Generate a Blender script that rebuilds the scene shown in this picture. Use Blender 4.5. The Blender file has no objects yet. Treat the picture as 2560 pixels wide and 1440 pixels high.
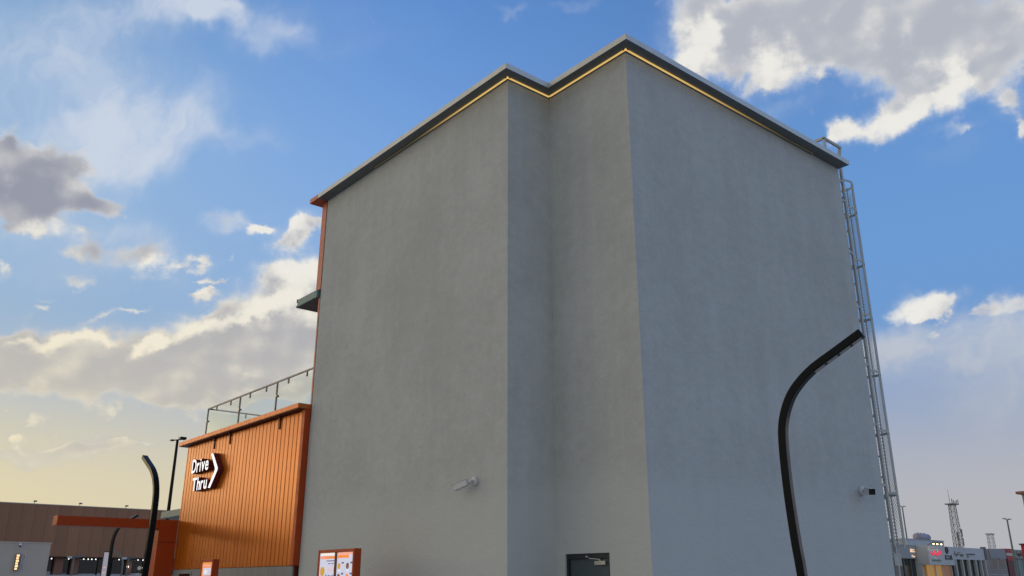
import bpy, bmesh, math, random
from mathutils import Vector, Matrix

# World axes: +X runs along the right-hand wall of the grey building (away to the right),
# +Y runs along its left-hand wall (away to the left), +Z up; the origin is on the ground
# under the building's nearest corner.  Metres.
scene = bpy.context.scene
COL = scene.collection
R = math.radians

# ------------------------------------------------------------------ camera
cam_data = bpy.data.cameras.new('camera')
cam_data.sensor_width = 36.0
cam_data.lens = 36.0 * 2120.0 / 2560.0
cam_data.clip_start = 0.1
cam_data.clip_end = 5000.0
cam = bpy.data.objects.new('camera', cam_data)
cam.location = (-10.53, -9.226, 1.6)
cam.rotation_euler = (R(90 + 19.2), 0.0, R(-39.86))
COL.objects.link(cam)
scene.camera = cam

# ------------------------------------------------------------------ colour management
scene.view_settings.view_transform = 'Standard'
scene.view_settings.look = 'None'
scene.view_settings.exposure = 0.0
scene.view_settings.gamma = 1.0
scene.view_settings.use_curve_mapping = False
try:
    scene.cycles.use_denoising = True
    scene.cycles.max_bounces = 8
    scene.cycles.diffuse_bounces = 4
    scene.cycles.transparent_max_bounces = 16
    scene.cycles.sample_clamp_indirect = 4.0
except Exception:
    pass

# ------------------------------------------------------------------ node helper
class S:
    """A node socket with arithmetic."""
    tree = None
    def __init__(self, sock): self.s = sock
    @staticmethod
    def math(op, *args, clamp=False):
        n = S.tree.nodes.new('ShaderNodeMath'); n.operation = op; n.use_clamp = clamp
        for i, a in enumerate(args):
            if isinstance(a, S): S.tree.links.new(a.s, n.inputs[i])
            else: n.inputs[i].default_value = a
        return S(n.outputs[0])
    def __add__(s, o): return S.math('ADD', s, o)
    __radd__ = __add__
    def __sub__(s, o): return S.math('SUBTRACT', s, o)
    def __rsub__(s, o): return S.math('SUBTRACT', o, s)
    def __mul__(s, o): return S.math('MULTIPLY', s, o)
    __rmul__ = __mul__
    def __truediv__(s, o): return S.math('DIVIDE', s, o)

def node(kind, **inp):
    n = S.tree.nodes.new(kind)
    for k, v in inp.items():
        if k in n.inputs:
            if isinstance(v, S): S.tree.links.new(v.s, n.inputs[k])
            else: n.inputs[k].default_value = v
        else:
            setattr(n, k, v)
    return n
def combine(x, y, z=0.0):
    n = S.tree.nodes.new('ShaderNodeCombineXYZ')
    for i, a in enumerate((x, y, z)):
        if isinstance(a, S): S.tree.links.new(a.s, n.inputs[i])
        else: n.inputs[i].default_value = a
    return S(n.outputs[0])
def vmath(op, a, b=None):
    n = S.tree.nodes.new('ShaderNodeVectorMath'); n.operation = op
    for i, v in enumerate((a, b)):
        if v is None: continue
        if isinstance(v, S): S.tree.links.new(v.s, n.inputs[i])
        else: n.inputs[i].default_value = v
    return S(n.outputs['Value'] if op in ('DOT_PRODUCT', 'LENGTH') else n.outputs[0])
def smooth(x, a, b, lo=0.0, hi=1.0):
    n = S.tree.nodes.new('ShaderNodeMapRange'); n.interpolation_type = 'SMOOTHSTEP'
    S.tree.links.new(x.s, n.inputs['Value'])
    n.inputs['From Min'].default_value = a; n.inputs['From Max'].default_value = b
    n.inputs['To Min'].default_value = lo; n.inputs['To Max'].default_value = hi
    return S(n.outputs[0])
def mixc(f, a, b, mode='MIX'):
    n = S.tree.nodes.new('ShaderNodeMix'); n.data_type = 'RGBA'; n.blend_type = mode
    for k, v in ((0, f), (6, a), (7, b)):
        if isinstance(v, S): S.tree.links.new(v.s, n.inputs[k])
        elif k == 0: n.inputs[0].default_value = v
        else: n.inputs[k].default_value = (*v, 1.0)
    return S(n.outputs[2])
def noise(vec, scale, detail=6.0, rough=0.55, dims='2D', distort=0.0):
    n = S.tree.nodes.new('ShaderNodeTexNoise'); n.noise_dimensions = dims
    S.tree.links.new(vec.s, n.inputs['Vector'])
    n.inputs['Scale'].default_value = scale; n.inputs['Detail'].default_value = detail
    n.inputs['Roughness'].default_value = rough; n.inputs['Distortion'].default_value = distort
    return S(n.outputs[0])
def srgb(r, g, b):
    f = lambda c: (c/255/12.92) if c/255 <= .04045 else ((c/255+.055)/1.055)**2.4
    return (f(r), f(g), f(b))

# ------------------------------------------------------------------ sky
# low sun behind thin cloud, off the left edge of the picture
SUN_AZ = -27.0      # degrees from +Y towards +X
SUN_EL = 7.0
world = bpy.data.worlds.new('World')
scene.world = world
world.use_nodes = True
wt = world.node_tree
wt.nodes.clear()
world.cycles.sampling_method = 'MANUAL'
world.cycles.sample_map_resolution = 256
S.tree = wt
STRENGTH = 0.15
def scale3(a, b): return tuple(p * q for p, q in zip(a, b))
sd = Vector((math.sin(R(SUN_AZ)) * math.cos(R(SUN_EL)), math.cos(R(SUN_AZ)) * math.cos(R(SUN_EL)), math.sin(R(SUN_EL))))
SKY_GAIN = (1.42, 1.82, 2.50)

# clouds: (azimuth, elevation, half width, half height, tilt, weight) in degrees on the sky
BODY = [(6.57,23.3,3.16,1.69,13.4,1.1), (8.59,23.28,1.97,1.38,-12.6,1.0), (7.56,21.62,3.61,1.26,12.2,1.0), (11.36,22.1,1.6,0.52,2.7,0.8), (6.1,24.48,0.63,0.63,14.1,0.9), (7.55,24.53,0.76,0.59,13.4,0.8), (9.93,24.18,0.72,0.65,12.1,0.75), (8.48,20.24,1.61,0.65,11.2,0.9), (7.18,17.39,0.33,0.68,40.4,0.9), (11.24,19.39,1.39,0.76,4.7,0.85), (14.66,19.44,2.33,1.22,16.4,1.05), (11.22,17.48,1.33,0.52,8.9,0.5), (19.71,22.32,1.61,0.61,10.3,0.75), (22.06,21.99,0.69,0.36,6.4,1.0), (24.95,22.49,1.92,0.89,30.4,1.1), (23.93,21.66,1.08,0.36,25.6,0.7), (18.38,19.49,0.7,0.55,-12.9,1.0), (18.9,18.37,0.6,0.23,6.5,0.85), (18.76,17.49,0.89,0.33,6.3,0.85), (20.06,18.71,0.51,0.13,21.2,0.7), (20.4,20.24,0.15,0.2,6.5,0.7), (19.09,17.93,0.25,0.1,6.3,0.7), (12.8,15.44,1.17,0.24,21.5,1.0), (14.66,16.19,0.6,0.12,19.2,0.75), (9.83,15.43,0.43,0.19,8.4,0.85), (9.69,15.99,0.85,0.19,20.7,0.5), (24.84,19.25,2.14,1.25,19.8,1.35), (23.03,19.87,1.06,0.57,15.5,0.7), (24.86,17.54,3.18,1.43,4.4,1.4), (23.44,18.47,1.05,0.91,5.1,0.8), (21.33,16.2,2.29,0.77,30.1,1.2), (18.43,15.16,2.19,0.7,20.7,1.1), (15.71,13.88,1.4,0.49,28.0,1.0), (24.07,14.61,5.95,2.33,3.9,1.3), (18.41,13.39,6.26,1.49,5.1,1.2), (14.52,12.4,5.88,1.21,5.7,1.1), (10.45,12.8,4.23,1.16,6.9,1.2), (9.08,13.33,2.27,0.37,13.6,0.9), (10.93,13.81,2.36,0.56,11.3,1.0), (12.77,14.16,0.89,0.31,6.9,0.9), (9.44,11.27,2.05,0.55,6.4,1.0), (16.97,11.52,6.07,0.98,4.7,1.0), (22.28,12.04,4.5,1.14,3.7,1.0), (13.53,11.46,3.1,0.71,5.5,0.9), (10.42,8.92,0.7,0.5,34.9,0.9), (9.31,7.85,0.4,0.4,4.6,0.8), (9.18,7.11,0.52,0.36,44.2,0.7), (12.62,7.35,2.33,0.39,6.7,0.85), (13.85,7.85,1.52,0.47,8.8,0.7), (10.82,6.77,2.66,0.34,3.7,0.75), (17.22,8.21,0.55,0.24,8.4,0.7), (16.16,8.05,0.54,0.21,13.5,0.5), (19.25,9.45,0.85,0.54,3.5,0.8), (14.91,8.16,0.66,0.19,3.7,0.4), (13.6,8.35,0.3,0.12,4.1,0.5), (11.38,8.47,0.42,0.11,4.5,0.4), (19.94,10.74,2.17,0.45,11.8,0.6), (54.39,36.34,2.42,1.43,-37.1,1.1), (55.22,34.28,2.51,1.82,-7.3,1.2), (54.11,33.67,1.78,1.23,23.3,1.0), (59.53,32.42,1.9,1.69,-9.2,1.2), (58.92,34.23,4.28,1.67,-9.1,1.2), (63.19,34.19,6.49,2.09,-11.3,1.3), (64.03,32.57,3.17,0.93,-11.5,0.8), (69.6,32.71,6.05,2.45,-14.6,1.3), (68.39,30.41,2.67,1.6,-13.4,1.1), (70.39,29.2,1.39,1.36,-14.1,1.2), (68.46,28.11,2.62,0.79,15.2,1.25), (66.05,27.28,1.73,0.62,3.7,1.0), (63.91,27.64,0.92,0.82,9.6,1.2), (65.68,26.61,0.99,0.38,-11.0,0.6), (74.21,31.41,2.84,1.71,-16.9,0.9), (73.94,29.19,1.51,1.53,-16.1,0.55), (73.94,27.09,1.28,1.54,44.7,0.5), (72.83,28.33,0.88,0.44,19.8,0.5), (70.3,26.24,1.59,0.41,1.9,0.5), (74.14,25.4,0.46,0.44,-14.8,1.0), (71.31,26.0,0.36,0.27,-13.6,0.5), (58.13,31.52,1.13,0.49,31.6,0.5), (61.6,29.22,0.37,0.24,-9.6,0.35), (66.42,15.94,1.5,0.87,7.5,1.25), (67.97,16.29,1.22,0.48,16.8,0.9), (70.38,15.5,1.9,0.56,5.4,0.45), (72.04,15.83,1.12,0.64,2.6,0.75)]
BRIGHT = [(8.48,20.24,1.71,0.65,11.2,1.0), (7.18,17.39,0.41,0.68,10.4,1), (15.36,18.84,1.67,0.69,15.9,1.1), (15.78,20.15,0.97,0.3,18.2,0.4), (22.06,21.99,0.8,0.51,6.4,1), (24.94,22.67,2.47,1.04,25.4,0.9), (18.38,19.49,0.85,0.65,7.1,0.9), (18.82,18.01,1.25,0.76,6.4,0.9), (12.8,15.44,1.57,0.48,21.5,1), (14.66,16.19,0.93,0.29,19.2,0.9), (9.8,15.57,0.85,0.47,8.5,0.7), (24.83,19.38,2.55,1.57,14.8,1.2), (22.76,17.37,2.34,0.77,25.0,1.0), (21.33,16.2,1.78,0.41,29.1,0.9), (19.37,15.56,1.11,0.35,15.5,0.8), (17.49,14.86,1.44,0.4,23.8,0.9), (15.49,13.76,1.04,0.34,28.0,1.0), (16.58,14.47,0.59,0.25,5.9,0.6), (26.01,16.57,1.6,0.79,3.9,0.6), (9.06,13.42,1.65,0.25,11.7,0.85), (11.35,13.96,1.52,0.35,15.2,0.85), (10.37,13.31,1.27,0.19,7.2,0.4), (12.77,14.16,1.11,0.33,6.9,0.9), (9.16,12.87,1.86,0.18,4.3,0.4), (10.42,8.92,0.82,0.59,34.9,0.7), (9.31,7.85,0.52,0.49,4.6,0.6), (13.6,8.0,2.38,0.33,7.9,0.6), (10.54,7.25,1.84,0.18,7.0,0.5), (17.2,8.35,0.69,0.29,8.4,0.5), (19.34,9.71,1.43,0.74,3.6,0.35), (22.83,11.56,2.26,0.41,11.4,0.5), (21.99,12.4,1.25,0.36,23.9,0.45), (18.74,10.66,1.43,0.25,4.0,0.35), (53.97,33.81,1.79,1.47,53.4,1.1), (55.32,35.12,1.19,1.2,42.6,0.8), (59.38,32.32,1.96,1.5,-9.1,1.15), (70.86,29.09,0.92,1.13,45.7,1.1), (68.95,28.07,2.84,0.69,17.0,1.1), (63.91,27.64,1.02,0.87,-10.4,1.0), (66.05,27.28,1.97,0.57,3.7,0.8), (67.9,30.52,1.23,0.92,46.9,0.5), (74.15,25.45,0.63,0.58,-14.8,0.9), (66.2,15.97,1.5,0.97,12.5,1.15), (68.33,16.41,1.32,0.43,16.6,0.7), (65.76,33.17,2.59,0.69,-12.5,0.25)]
WISP = [(13.14,25.94,6.3,2.15,31.2,0.85), (15.6,28.15,3.83,2.17,10.6,0.6), (10.83,26.44,1.4,2.56,22.5,0.75), (9.49,25.89,4.55,1.15,23.0,0.45), (12.89,28.83,0.99,1.41,22.1,0.45), (19.95,27.88,3.51,0.99,-6.5,0.5), (14.35,24.68,2.94,1.21,40.3,0.55), (6.7,25.93,3.44,0.9,14.4,0.35), (12.14,24.51,4.25,1.19,11.2,0.5), (13.95,34.7,5.76,1.13,12.8,0.9), (19.57,34.75,5.65,1.06,-8.2,0.75), (22.52,34.62,1.75,1.08,-16.7,0.5), (17.76,35.27,3.33,0.93,10.8,0.6), (9.92,32.43,4.81,1.78,-5.4,0.3), (25.36,36.1,7.85,1.44,7.0,0.25), (29.48,34.81,3.39,0.74,14.9,0.2), (5.85,29.9,5.66,3.04,16.3,0.75), (8.86,29.09,6.9,2.71,14.3,0.35), (7.66,18.79,4.17,2.75,10.9,0.3), (7.19,20.12,3.54,1.37,11.7,0.5), (12.86,20.2,4.17,1.08,-0.6,0.6), (12.94,18.24,4.58,1.45,8.6,0.4), (39.7,37.67,1.17,0.44,20.1,0.5), (39.38,36.93,0.39,0.34,0.2,0.4), (44.71,37.71,2.25,0.39,-7.4,0.45), (24.78,24.36,3.32,1.04,15.8,0.0), (21.73,22.08,3.18,1.03,6.5,0.25), (68.53,13.61,5.6,1.76,-7.1,1.15), (70.51,15.01,2.93,1.16,-0.4,0.6), (66.48,14.83,2.7,0.96,-7.1,0.5), (69.83,11.08,4.13,2.76,-6.2,0.55), (64.97,14.02,1.38,1.46,-6.3,0.3), (66.92,10.43,4.77,1.88,-5.2,0.3), (13.74,10.03,9.24,1.18,4.8,0.35), (60.07,30.1,1.91,0.98,-9.1,0.4), (63.01,29.59,3.15,1.44,-10.4,0.25), (70.73,26.02,3.38,1.38,6.7,0.25)]


tc = node('ShaderNodeTexCoord')
D = S(tc.outputs['Generated'])
sep = node('ShaderNodeSeparateXYZ', Vector=D)
dx, dy, dz = (S(sep.outputs[i]) for i in range(3))
AZ = S.math('ARCTAN2', dx, dy) * 57.29578
EL = S.math('ARCSINE', dz) * 57.29578
P = combine(AZ, EL, 1.0)
K = 1.0 / STRENGTH
KK = (K, K, K)

# clear sky, with the dusty air thickening towards the horizon: cream on the sun's side, lavender grey away from it
sky = node('ShaderNodeTexSky', sky_type='NISHITA', sun_disc=False,
           sun_elevation=R(SUN_EL), sun_rotation=R(SUN_AZ),
           altitude=600.0, air_density=1.0, dust_density=0.6, ozone_density=2.0)
warm = smooth(AZ, 66.0, 0.0)
clear = mixc(1.0, S(sky.outputs[0]), mixc(smooth(AZ, 36.0, 0.0), SKY_GAIN, scale3(SKY_GAIN, (1.0, 0.86, 0.66))), 'MULTIPLY')
haze_high = mixc(warm, srgb(108, 152, 206), srgb(154, 180, 208))
haze_low = mixc(warm, srgb(180, 181, 187), srgb(226, 213, 176))
low = smooth(EL, 17.0, 4.0)
haze_high = mixc(S.math('MULTIPLY', smooth(AZ, 3.0, -35.0), smooth(AZ, -165.0, -110.0)), haze_high, srgb(180, 176, 167))
haze = mixc(low, haze_high, haze_low)
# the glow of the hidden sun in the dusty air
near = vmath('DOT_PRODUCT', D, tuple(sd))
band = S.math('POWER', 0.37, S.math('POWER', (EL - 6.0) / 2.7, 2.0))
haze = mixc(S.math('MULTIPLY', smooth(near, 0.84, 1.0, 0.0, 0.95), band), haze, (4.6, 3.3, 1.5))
haze = mixc(1.0, haze, KK, 'MULTIPLY')
dusty = S.math('MULTIPLY', S.math('MULTIPLY', smooth(AZ, 2.0, -40.0), smooth(AZ, -165.0, -110.0)), smooth(EL, 78.0, 40.0, 0.0, 0.85))
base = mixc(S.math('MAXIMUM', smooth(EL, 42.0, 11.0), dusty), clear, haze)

# torn edges: push the sky coordinates about before the cloud shapes are read
def warped(scale, detail, rough, ax, ay):
    n = node('ShaderNodeTexNoise', Scale=scale, Detail=detail, Roughness=rough, noise_dimensions='2D')
    wt.links.new(P.s, n.inputs['Vector'])
    w = vmath('SUBTRACT', S(n.outputs['Color']), (0.5, 0.5, 0.5))
    return vmath('ADD', P, vmath('MULTIPLY', w, (ax, ay, 0.0)))

def field(points, coords):
    acc = None
    src = coords
    for i, (a, e, ra, rb, rot, w) in enumerate(points):
        if i % 6 == 5:      # read the shapes a few at a time (keeps the shader's memory small)
            t = node('ShaderNodeVectorMath', operation='MULTIPLY_ADD')
            wt.links.new(acc.s, t.inputs[0]); t.inputs[1].default_value = (1e-6, 1e-6, 0.0)
            wt.links.new(coords.s, t.inputs[2]); src = S(t.outputs[0])
        c, s_ = math.cos(R(rot)), math.sin(R(rot))
        u = vmath('DOT_PRODUCT', src, (c / ra, s_ / ra, -(a * c + e * s_) / ra))
        v = vmath('DOT_PRODUCT', src, (-s_ / rb, c / rb, (a * s_ - e * c) / rb))
        g = S.math('POWER', 0.4, S.math('MULTIPLY_ADD', u, u, v * v))
        acc = g * w if acc is None else S.math('MULTIPLY_ADD', g, w, acc)
    return acc

def node_rot(v, ang, sx, sy):
    c, s_ = math.cos(R(ang)), math.sin(R(ang))
    return combine(vmath('DOT_PRODUCT', v, (-s_ * sx, c * sx, 0)), vmath('DOT_PRODUCT', v, (c * sy, s_ * sy, 0)))
grey = mixc(warm, srgb(177, 182, 193), srgb(150, 154, 168))
grey = mixc(S.math('MULTIPLY', smooth(EL, 21.0, 15.0), warm), grey, srgb(186, 184, 183))
grey = mixc(S.math('MULTIPLY', low, warm), grey, srgb(206, 200, 184))
white = mixc(S.math('MULTIPLY', smooth(EL, 24.0, 7.0), warm), srgb(236, 234, 228), srgb(243, 230, 196))
veil_col = mixc(1.0, mixc(smooth(EL, 24.0, 8.0), srgb(205, 214, 228), srgb(186, 190, 197)), KK, 'MULTIPLY')

def clouds(pts, eps):
    """The clouds of one part of the sky: pts = (bodies, sunlit sides, veils), or None for the unseen rest."""
    q = combine(AZ, EL * (1.35 + eps))
    n1 = noise(q, 0.50, 6.0, 0.55)
    nlow2 = noise(q, 0.22, 2.0, 0.5)
    nlow = noise(vmath('ADD', q, (0.8, -0.7, 0.0)), 0.22, 2.0, 0.5)
    nn = n1 - 0.5
    col = base
    Bf = None
    if pts is None:
        F = smooth(noise(combine(AZ, EL * 1.7), 0.07, 3.0, 0.55), 0.47, 0.66, 0.0, 1.3)
    else:
        Wc = warped(0.45 + eps, 5.0, 0.55, 2.6, 2.0)
        Ww = warped(0.13 + eps, 4.0, 0.58, 8.0, 6.0)
        F, Bf, Wf = field(pts[0], Wc), field(pts[1], Wc), field(pts[2], Ww)
        wn3 = noise(Ww, 0.30 + eps, 5.0, 0.58)
        fib = noise(node_rot(Ww, 62.0, 1.0, 0.28), 0.55 + eps, 5.0, 0.58)
        # thin fringes of vapour round the bodies, then the veils of high cloud
        fringe = smooth(F * (0.4 + wn3 * 1.2), 0.05, 1.0, 0.0, 0.45)
        veil = smooth(Wf * (0.10 + wn3 * 0.9 + fib * 0.95), 0.0, 2.0, 0.0, 0.90)
        col = mixc(S.math('MAXIMUM', veil, fringe), col, veil_col)
    t = S.math('MULTIPLY_ADD', nn, 1.45, F)
    soft = smooth(nlow2, 0.34, 0.62, 0.36, 1.25)
    dens = smooth(S.math('DIVIDE', t - 0.30, soft, clamp=True), 0.0, 1.0)
    core = smooth(t, 0.35, 1.7)
    lit = (nlow2 - nlow) * 1.2 + (1.0 - core) * 0.45 + nn * 0.6 + (nlow2 - 0.5) * 0.55
    if Bf is not None:
        lit = lit + smooth(S.math('MULTIPLY_ADD', nn, 1.5, Bf), 0.05, 1.45)
    lit = smooth(lit, -0.22, 1.05)
    return mixc(dens, col, mixc(1.0, mixc(lit, grey, white), KK, 'MULTIPLY'))

def back(col):
    return node('ShaderNodeBackground', Strength=STRENGTH, Color=col).outputs[0]
def pick(f, a, b):
    n = S.tree.nodes.new('ShaderNodeMixShader')
    wt.links.new(f.s, n.inputs[0]); wt.links.new(a, n.inputs[1]); wt.links.new(b, n.inputs[2])
    return n.outputs[0]
def part_of(a0, a1, e0, e1):
    """The cloud shapes that reach into one part of the sky."""
    out = []
    for pts, m in ((BODY, 1.0), (BRIGHT, 1.0), (WISP, 3.0)):
        reach = lambda b: 2.4 * math.hypot(b[2] * math.sin(R(b[4])), b[3] * math.cos(R(b[4]))) + m
        out.append([b for b in pts if a0 <= b[0] < a1 and b[1] + reach(b) > e0 and b[1] - reach(b) < e1])
    return out
def between(x, a, b): return S.math('MULTIPLY', S.math('GREATER_THAN', x, a), S.math('LESS_THAN', x, b))
inl = S.math('MULTIPLY', between(AZ, -4.0, 38.0), S.math('LESS_THAN', EL, 45.0))
inr = S.math('MULTIPLY', between(AZ, 38.0, 84.0), S.math('LESS_THAN', EL, 45.0))
up_l, mid_l = S.math('GREATER_THAN', EL, 24.5), S.math('GREATER_THAN', EL, 16.5)
up_r = S.math('GREATER_THAN', EL, 22.0)
left = pick(mid_l, back(clouds(part_of(-20, 38, -5, 16.5), 0.0)), pick(up_l, back(clouds(part_of(-20, 38, 16.5, 24.5), 0.0)), back(clouds(part_of(-20, 38, 24.5, 60), 0.0))))
right = pick(up_r, back(clouds(part_of(38, 99, -5, 22), 0.0003)), back(clouds(part_of(38, 99, 22, 60), 0.0003)))
rest = back(clouds(None, 0.0006))      # all round the rest of the sky the same broken cloud goes on
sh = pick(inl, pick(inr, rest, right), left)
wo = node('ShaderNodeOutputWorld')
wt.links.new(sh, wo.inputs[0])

# ------------------------------------------------------------------ sun
sun_data = bpy.data.lights.new('sun', 'SUN')
sun_data.energy = 0.5
sun_data.angle = R(80)
sun_data.color = (1.0, 0.78, 0.50)
sun = bpy.data.objects.new('sun', sun_data)
sun.rotation_euler = sd.to_track_quat('Z', 'Y').to_euler()
COL.objects.link(sun)

# ------------------------------------------------------------------ materials
def material(name, build):
    m = bpy.data.materials.new(name); m.use_nodes = True
    t = m.node_tree; t.nodes.clear(); S.tree = t
    out = t.nodes.new('ShaderNodeOutputMaterial')
    t.links.new(build(), out.inputs[0])
    return m
def link(sock, inp): S.tree.links.new(sock.s if isinstance(sock, S) else sock, inp)
def principled(col, rough=0.6, metal=0.0, bump=None, bump_dist=0.01, bump_str=0.5, spec=0.5, emit=None, emit_str=0.0, coat=0.0, coat_rough=0.1):
    b = S.tree.nodes.new('ShaderNodeBsdfPrincipled')
    for key, v in (('Base Color', col), ('Roughness', rough), ('Metallic', metal), ('Specular IOR Level', spec), ('Coat Weight', coat), ('Coat Roughness', coat_rough)):
        if isinstance(v, S): link(v, b.inputs[key])
        elif key == 'Base Color': b.inputs[key].default_value = (*v, 1)
        else: b.inputs[key].default_value = v
    if emit is not None:
        b.inputs['Emission Color'].default_value = (*emit, 1); b.inputs['Emission Strength'].default_value = emit_str
    if bump is not None:
        n = S.tree.nodes.new('ShaderNodeBump')
        n.inputs['Strength'].default_value = bump_str; n.inputs['Distance'].default_value = bump_dist
        link(bump, n.inputs['Height']); link(n.outputs[0], b.inputs['Normal'])
    return b.outputs[0]
def coords(kind='Object'):
    return S(S.tree.nodes.new('ShaderNodeTexCoord').outputs[kind])
def stretch(v, x, y, z): return vmath('MULTIPLY', v, (x, y, z))
def scale_col(c, k): return tuple(min(1.0, v * k) for v in c)

def worn(col, var=0.08, rough=0.5, metal=0.0, scale=3.0, bump=0.0, streak=False, coat=0.0, spec=0.5):
    """A painted surface with faint dirt and uneven gloss."""
    def f():
        p = coords()
        n = noise(stretch(p, 1, 1, 0.25 if streak else 1.0), scale, 6.0, 0.6, '3D')
        info = S(S.tree.nodes.new('ShaderNodeObjectInfo').outputs['Random'])
        tone = n * 0.75 + info * 0.25
        c = mixc(smooth(tone, 0.3, 0.7), scale_col(col, 1 - var), scale_col(col, 1 + var))
        r = smooth(noise(p, scale * 2.3, 4.0, 0.6, '3D'), 0.25, 0.75, max(rough - 0.07, 0.02), rough + 0.07)
        return principled(c, r, metal, noise(p, 60.0, 3.0, 0.6, '3D') if bump else None, 0.002, bump, spec, coat=coat)
    return f
def flat(col, rough=0.6, metal=0.0): return lambda: principled(col, rough, metal)
def glow(col, strength, rough=0.4): return lambda: principled(scale_col(col, 0.8), rough, emit=col, emit_str=strength)

def stucco():
    p = coords()
    streak = noise(stretch(p, 1.0, 1.0, 0.10), 2.2, 4.0, 0.62, '3D')
    patch = noise(p, 0.55, 4.0, 0.6, '3D')
    grain = noise(p, 14.0, 4.0, 0.7, '3D')
    trowel = noise(stretch(p, 1.0, 1.0, 1.5), 3.6, 5.0, 0.70, '3D')
    t = streak * 0.22 + patch * 0.34 + grain * 0.16 + trowel * 0.32
    c = mixc(smooth(t, 0.40, 0.66), scale_col(STUCCO, 0.90), scale_col(STUCCO, 1.08))
    # runs of dirt below the coping and faint lime runs
    sp = node('ShaderNodeSeparateXYZ', Vector=p)
    run = smooth(noise(stretch(p, 1, 1, 0.03), 5.0, 3.0, 0.7, '3D'), 0.56, 0.80, 0.0, 0.22)
    c = mixc(S.math('MULTIPLY', run, smooth(S(sp.outputs[2]), 2.0, 11.0)), c, scale_col(STUCCO, 0.70))
    c = mixc(smooth(noise(stretch(p, 1, 1, 0.05), 3.1, 3.0, 0.6, '3D'), 0.62, 0.80, 0.0, 0.08), c, scale_col(STUCCO, 1.3))
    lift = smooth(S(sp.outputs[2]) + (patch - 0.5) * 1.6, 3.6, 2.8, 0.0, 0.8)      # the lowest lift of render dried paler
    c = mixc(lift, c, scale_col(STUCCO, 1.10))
    h = trowel * 0.7 + grain * 0.45 + noise(p, 60.0, 1.0, 0.6, '3D') * 0.25
    return principled(c, 0.92, 0.0, h, 0.03, 0.7, 0.25)
STUCCO = (0.525, 0.55, 0.55)

def slat_paint():
    p = coords()
    info = S(S.tree.nodes.new('ShaderNodeObjectInfo').outputs['Random'])
    n = noise(stretch(p, 6.0, 6.0, 0.3), 2.0, 5.0, 0.6, '3D')
    c = mixc(smooth(n * 0.6 + info * 0.4, 0.3, 0.7), (0.53, 0.140, 0.004), (0.60, 0.165, 0.006))
    r = smooth(noise(p, 5.0, 4.0, 0.6, '3D'), 0.3, 0.7, 0.20, 0.26)
    return principled(c, 0.30, 0.42, spec=0.2, coat=0.30, coat_rough=r)

def glass_pane():
    t = S.tree.nodes.new('ShaderNodeBsdfTransparent'); t.inputs[0].default_value = (0.94, 0.965, 0.95, 1)
    g = S.tree.nodes.new('ShaderNodeBsdfGlossy'); g.inputs['Roughness'].default_value = 0.02
    lw = S.tree.nodes.new('ShaderNodeLayerWeight'); lw.inputs[0].default_value = 0.5
    fr_ = S.math('MULTIPLY_ADD', S.math('POWER', S(lw.outputs['Facing']), 5.0), 0.7, 0.025)
    m = S.tree.nodes.new('ShaderNodeMixShader')
    link(fr_, m.inputs[0]); link(t.outputs[0], m.inputs[1]); link(g.outputs[0], m.inputs[2])
    return m.outputs[0]

def led_strip():
    # the strip is brightest at the corners where it is fed and dies away along its length
    sp = node('ShaderNodeSeparateXYZ', Vector=coords())
    run = S.math('MAXIMUM', S(sp.outputs[0]) * 0.85, (S(sp.outputs[1]) - 2.17) * 1.3)
    e = node('ShaderNodeBsdfPrincipled', Roughness=0.4)
    e.inputs['Base Color'].default_value = (0.45, 0.34, 0.16, 1); e.inputs['Emission Color'].default_value = (*srgb(230, 188, 108), 1)
    link(smooth(run, 0.8, 4.6, 0.85, 0.0), e.inputs['Emission Strength'])
    return e.outputs[0]

def paving():
    p = coords()
    n = noise(p, 0.35, 8.0, 0.65, '3D'); g = noise(p, 22.0, 5.0, 0.7, '3D')
    c = mixc(smooth(n * 0.6 + g * 0.4, 0.35, 0.65), (0.40, 0.375, 0.34), (0.54, 0.51, 0.46))
    return principled(c, 0.9, 0.0, g, 0.01, 0.5, 0.2)

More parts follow.
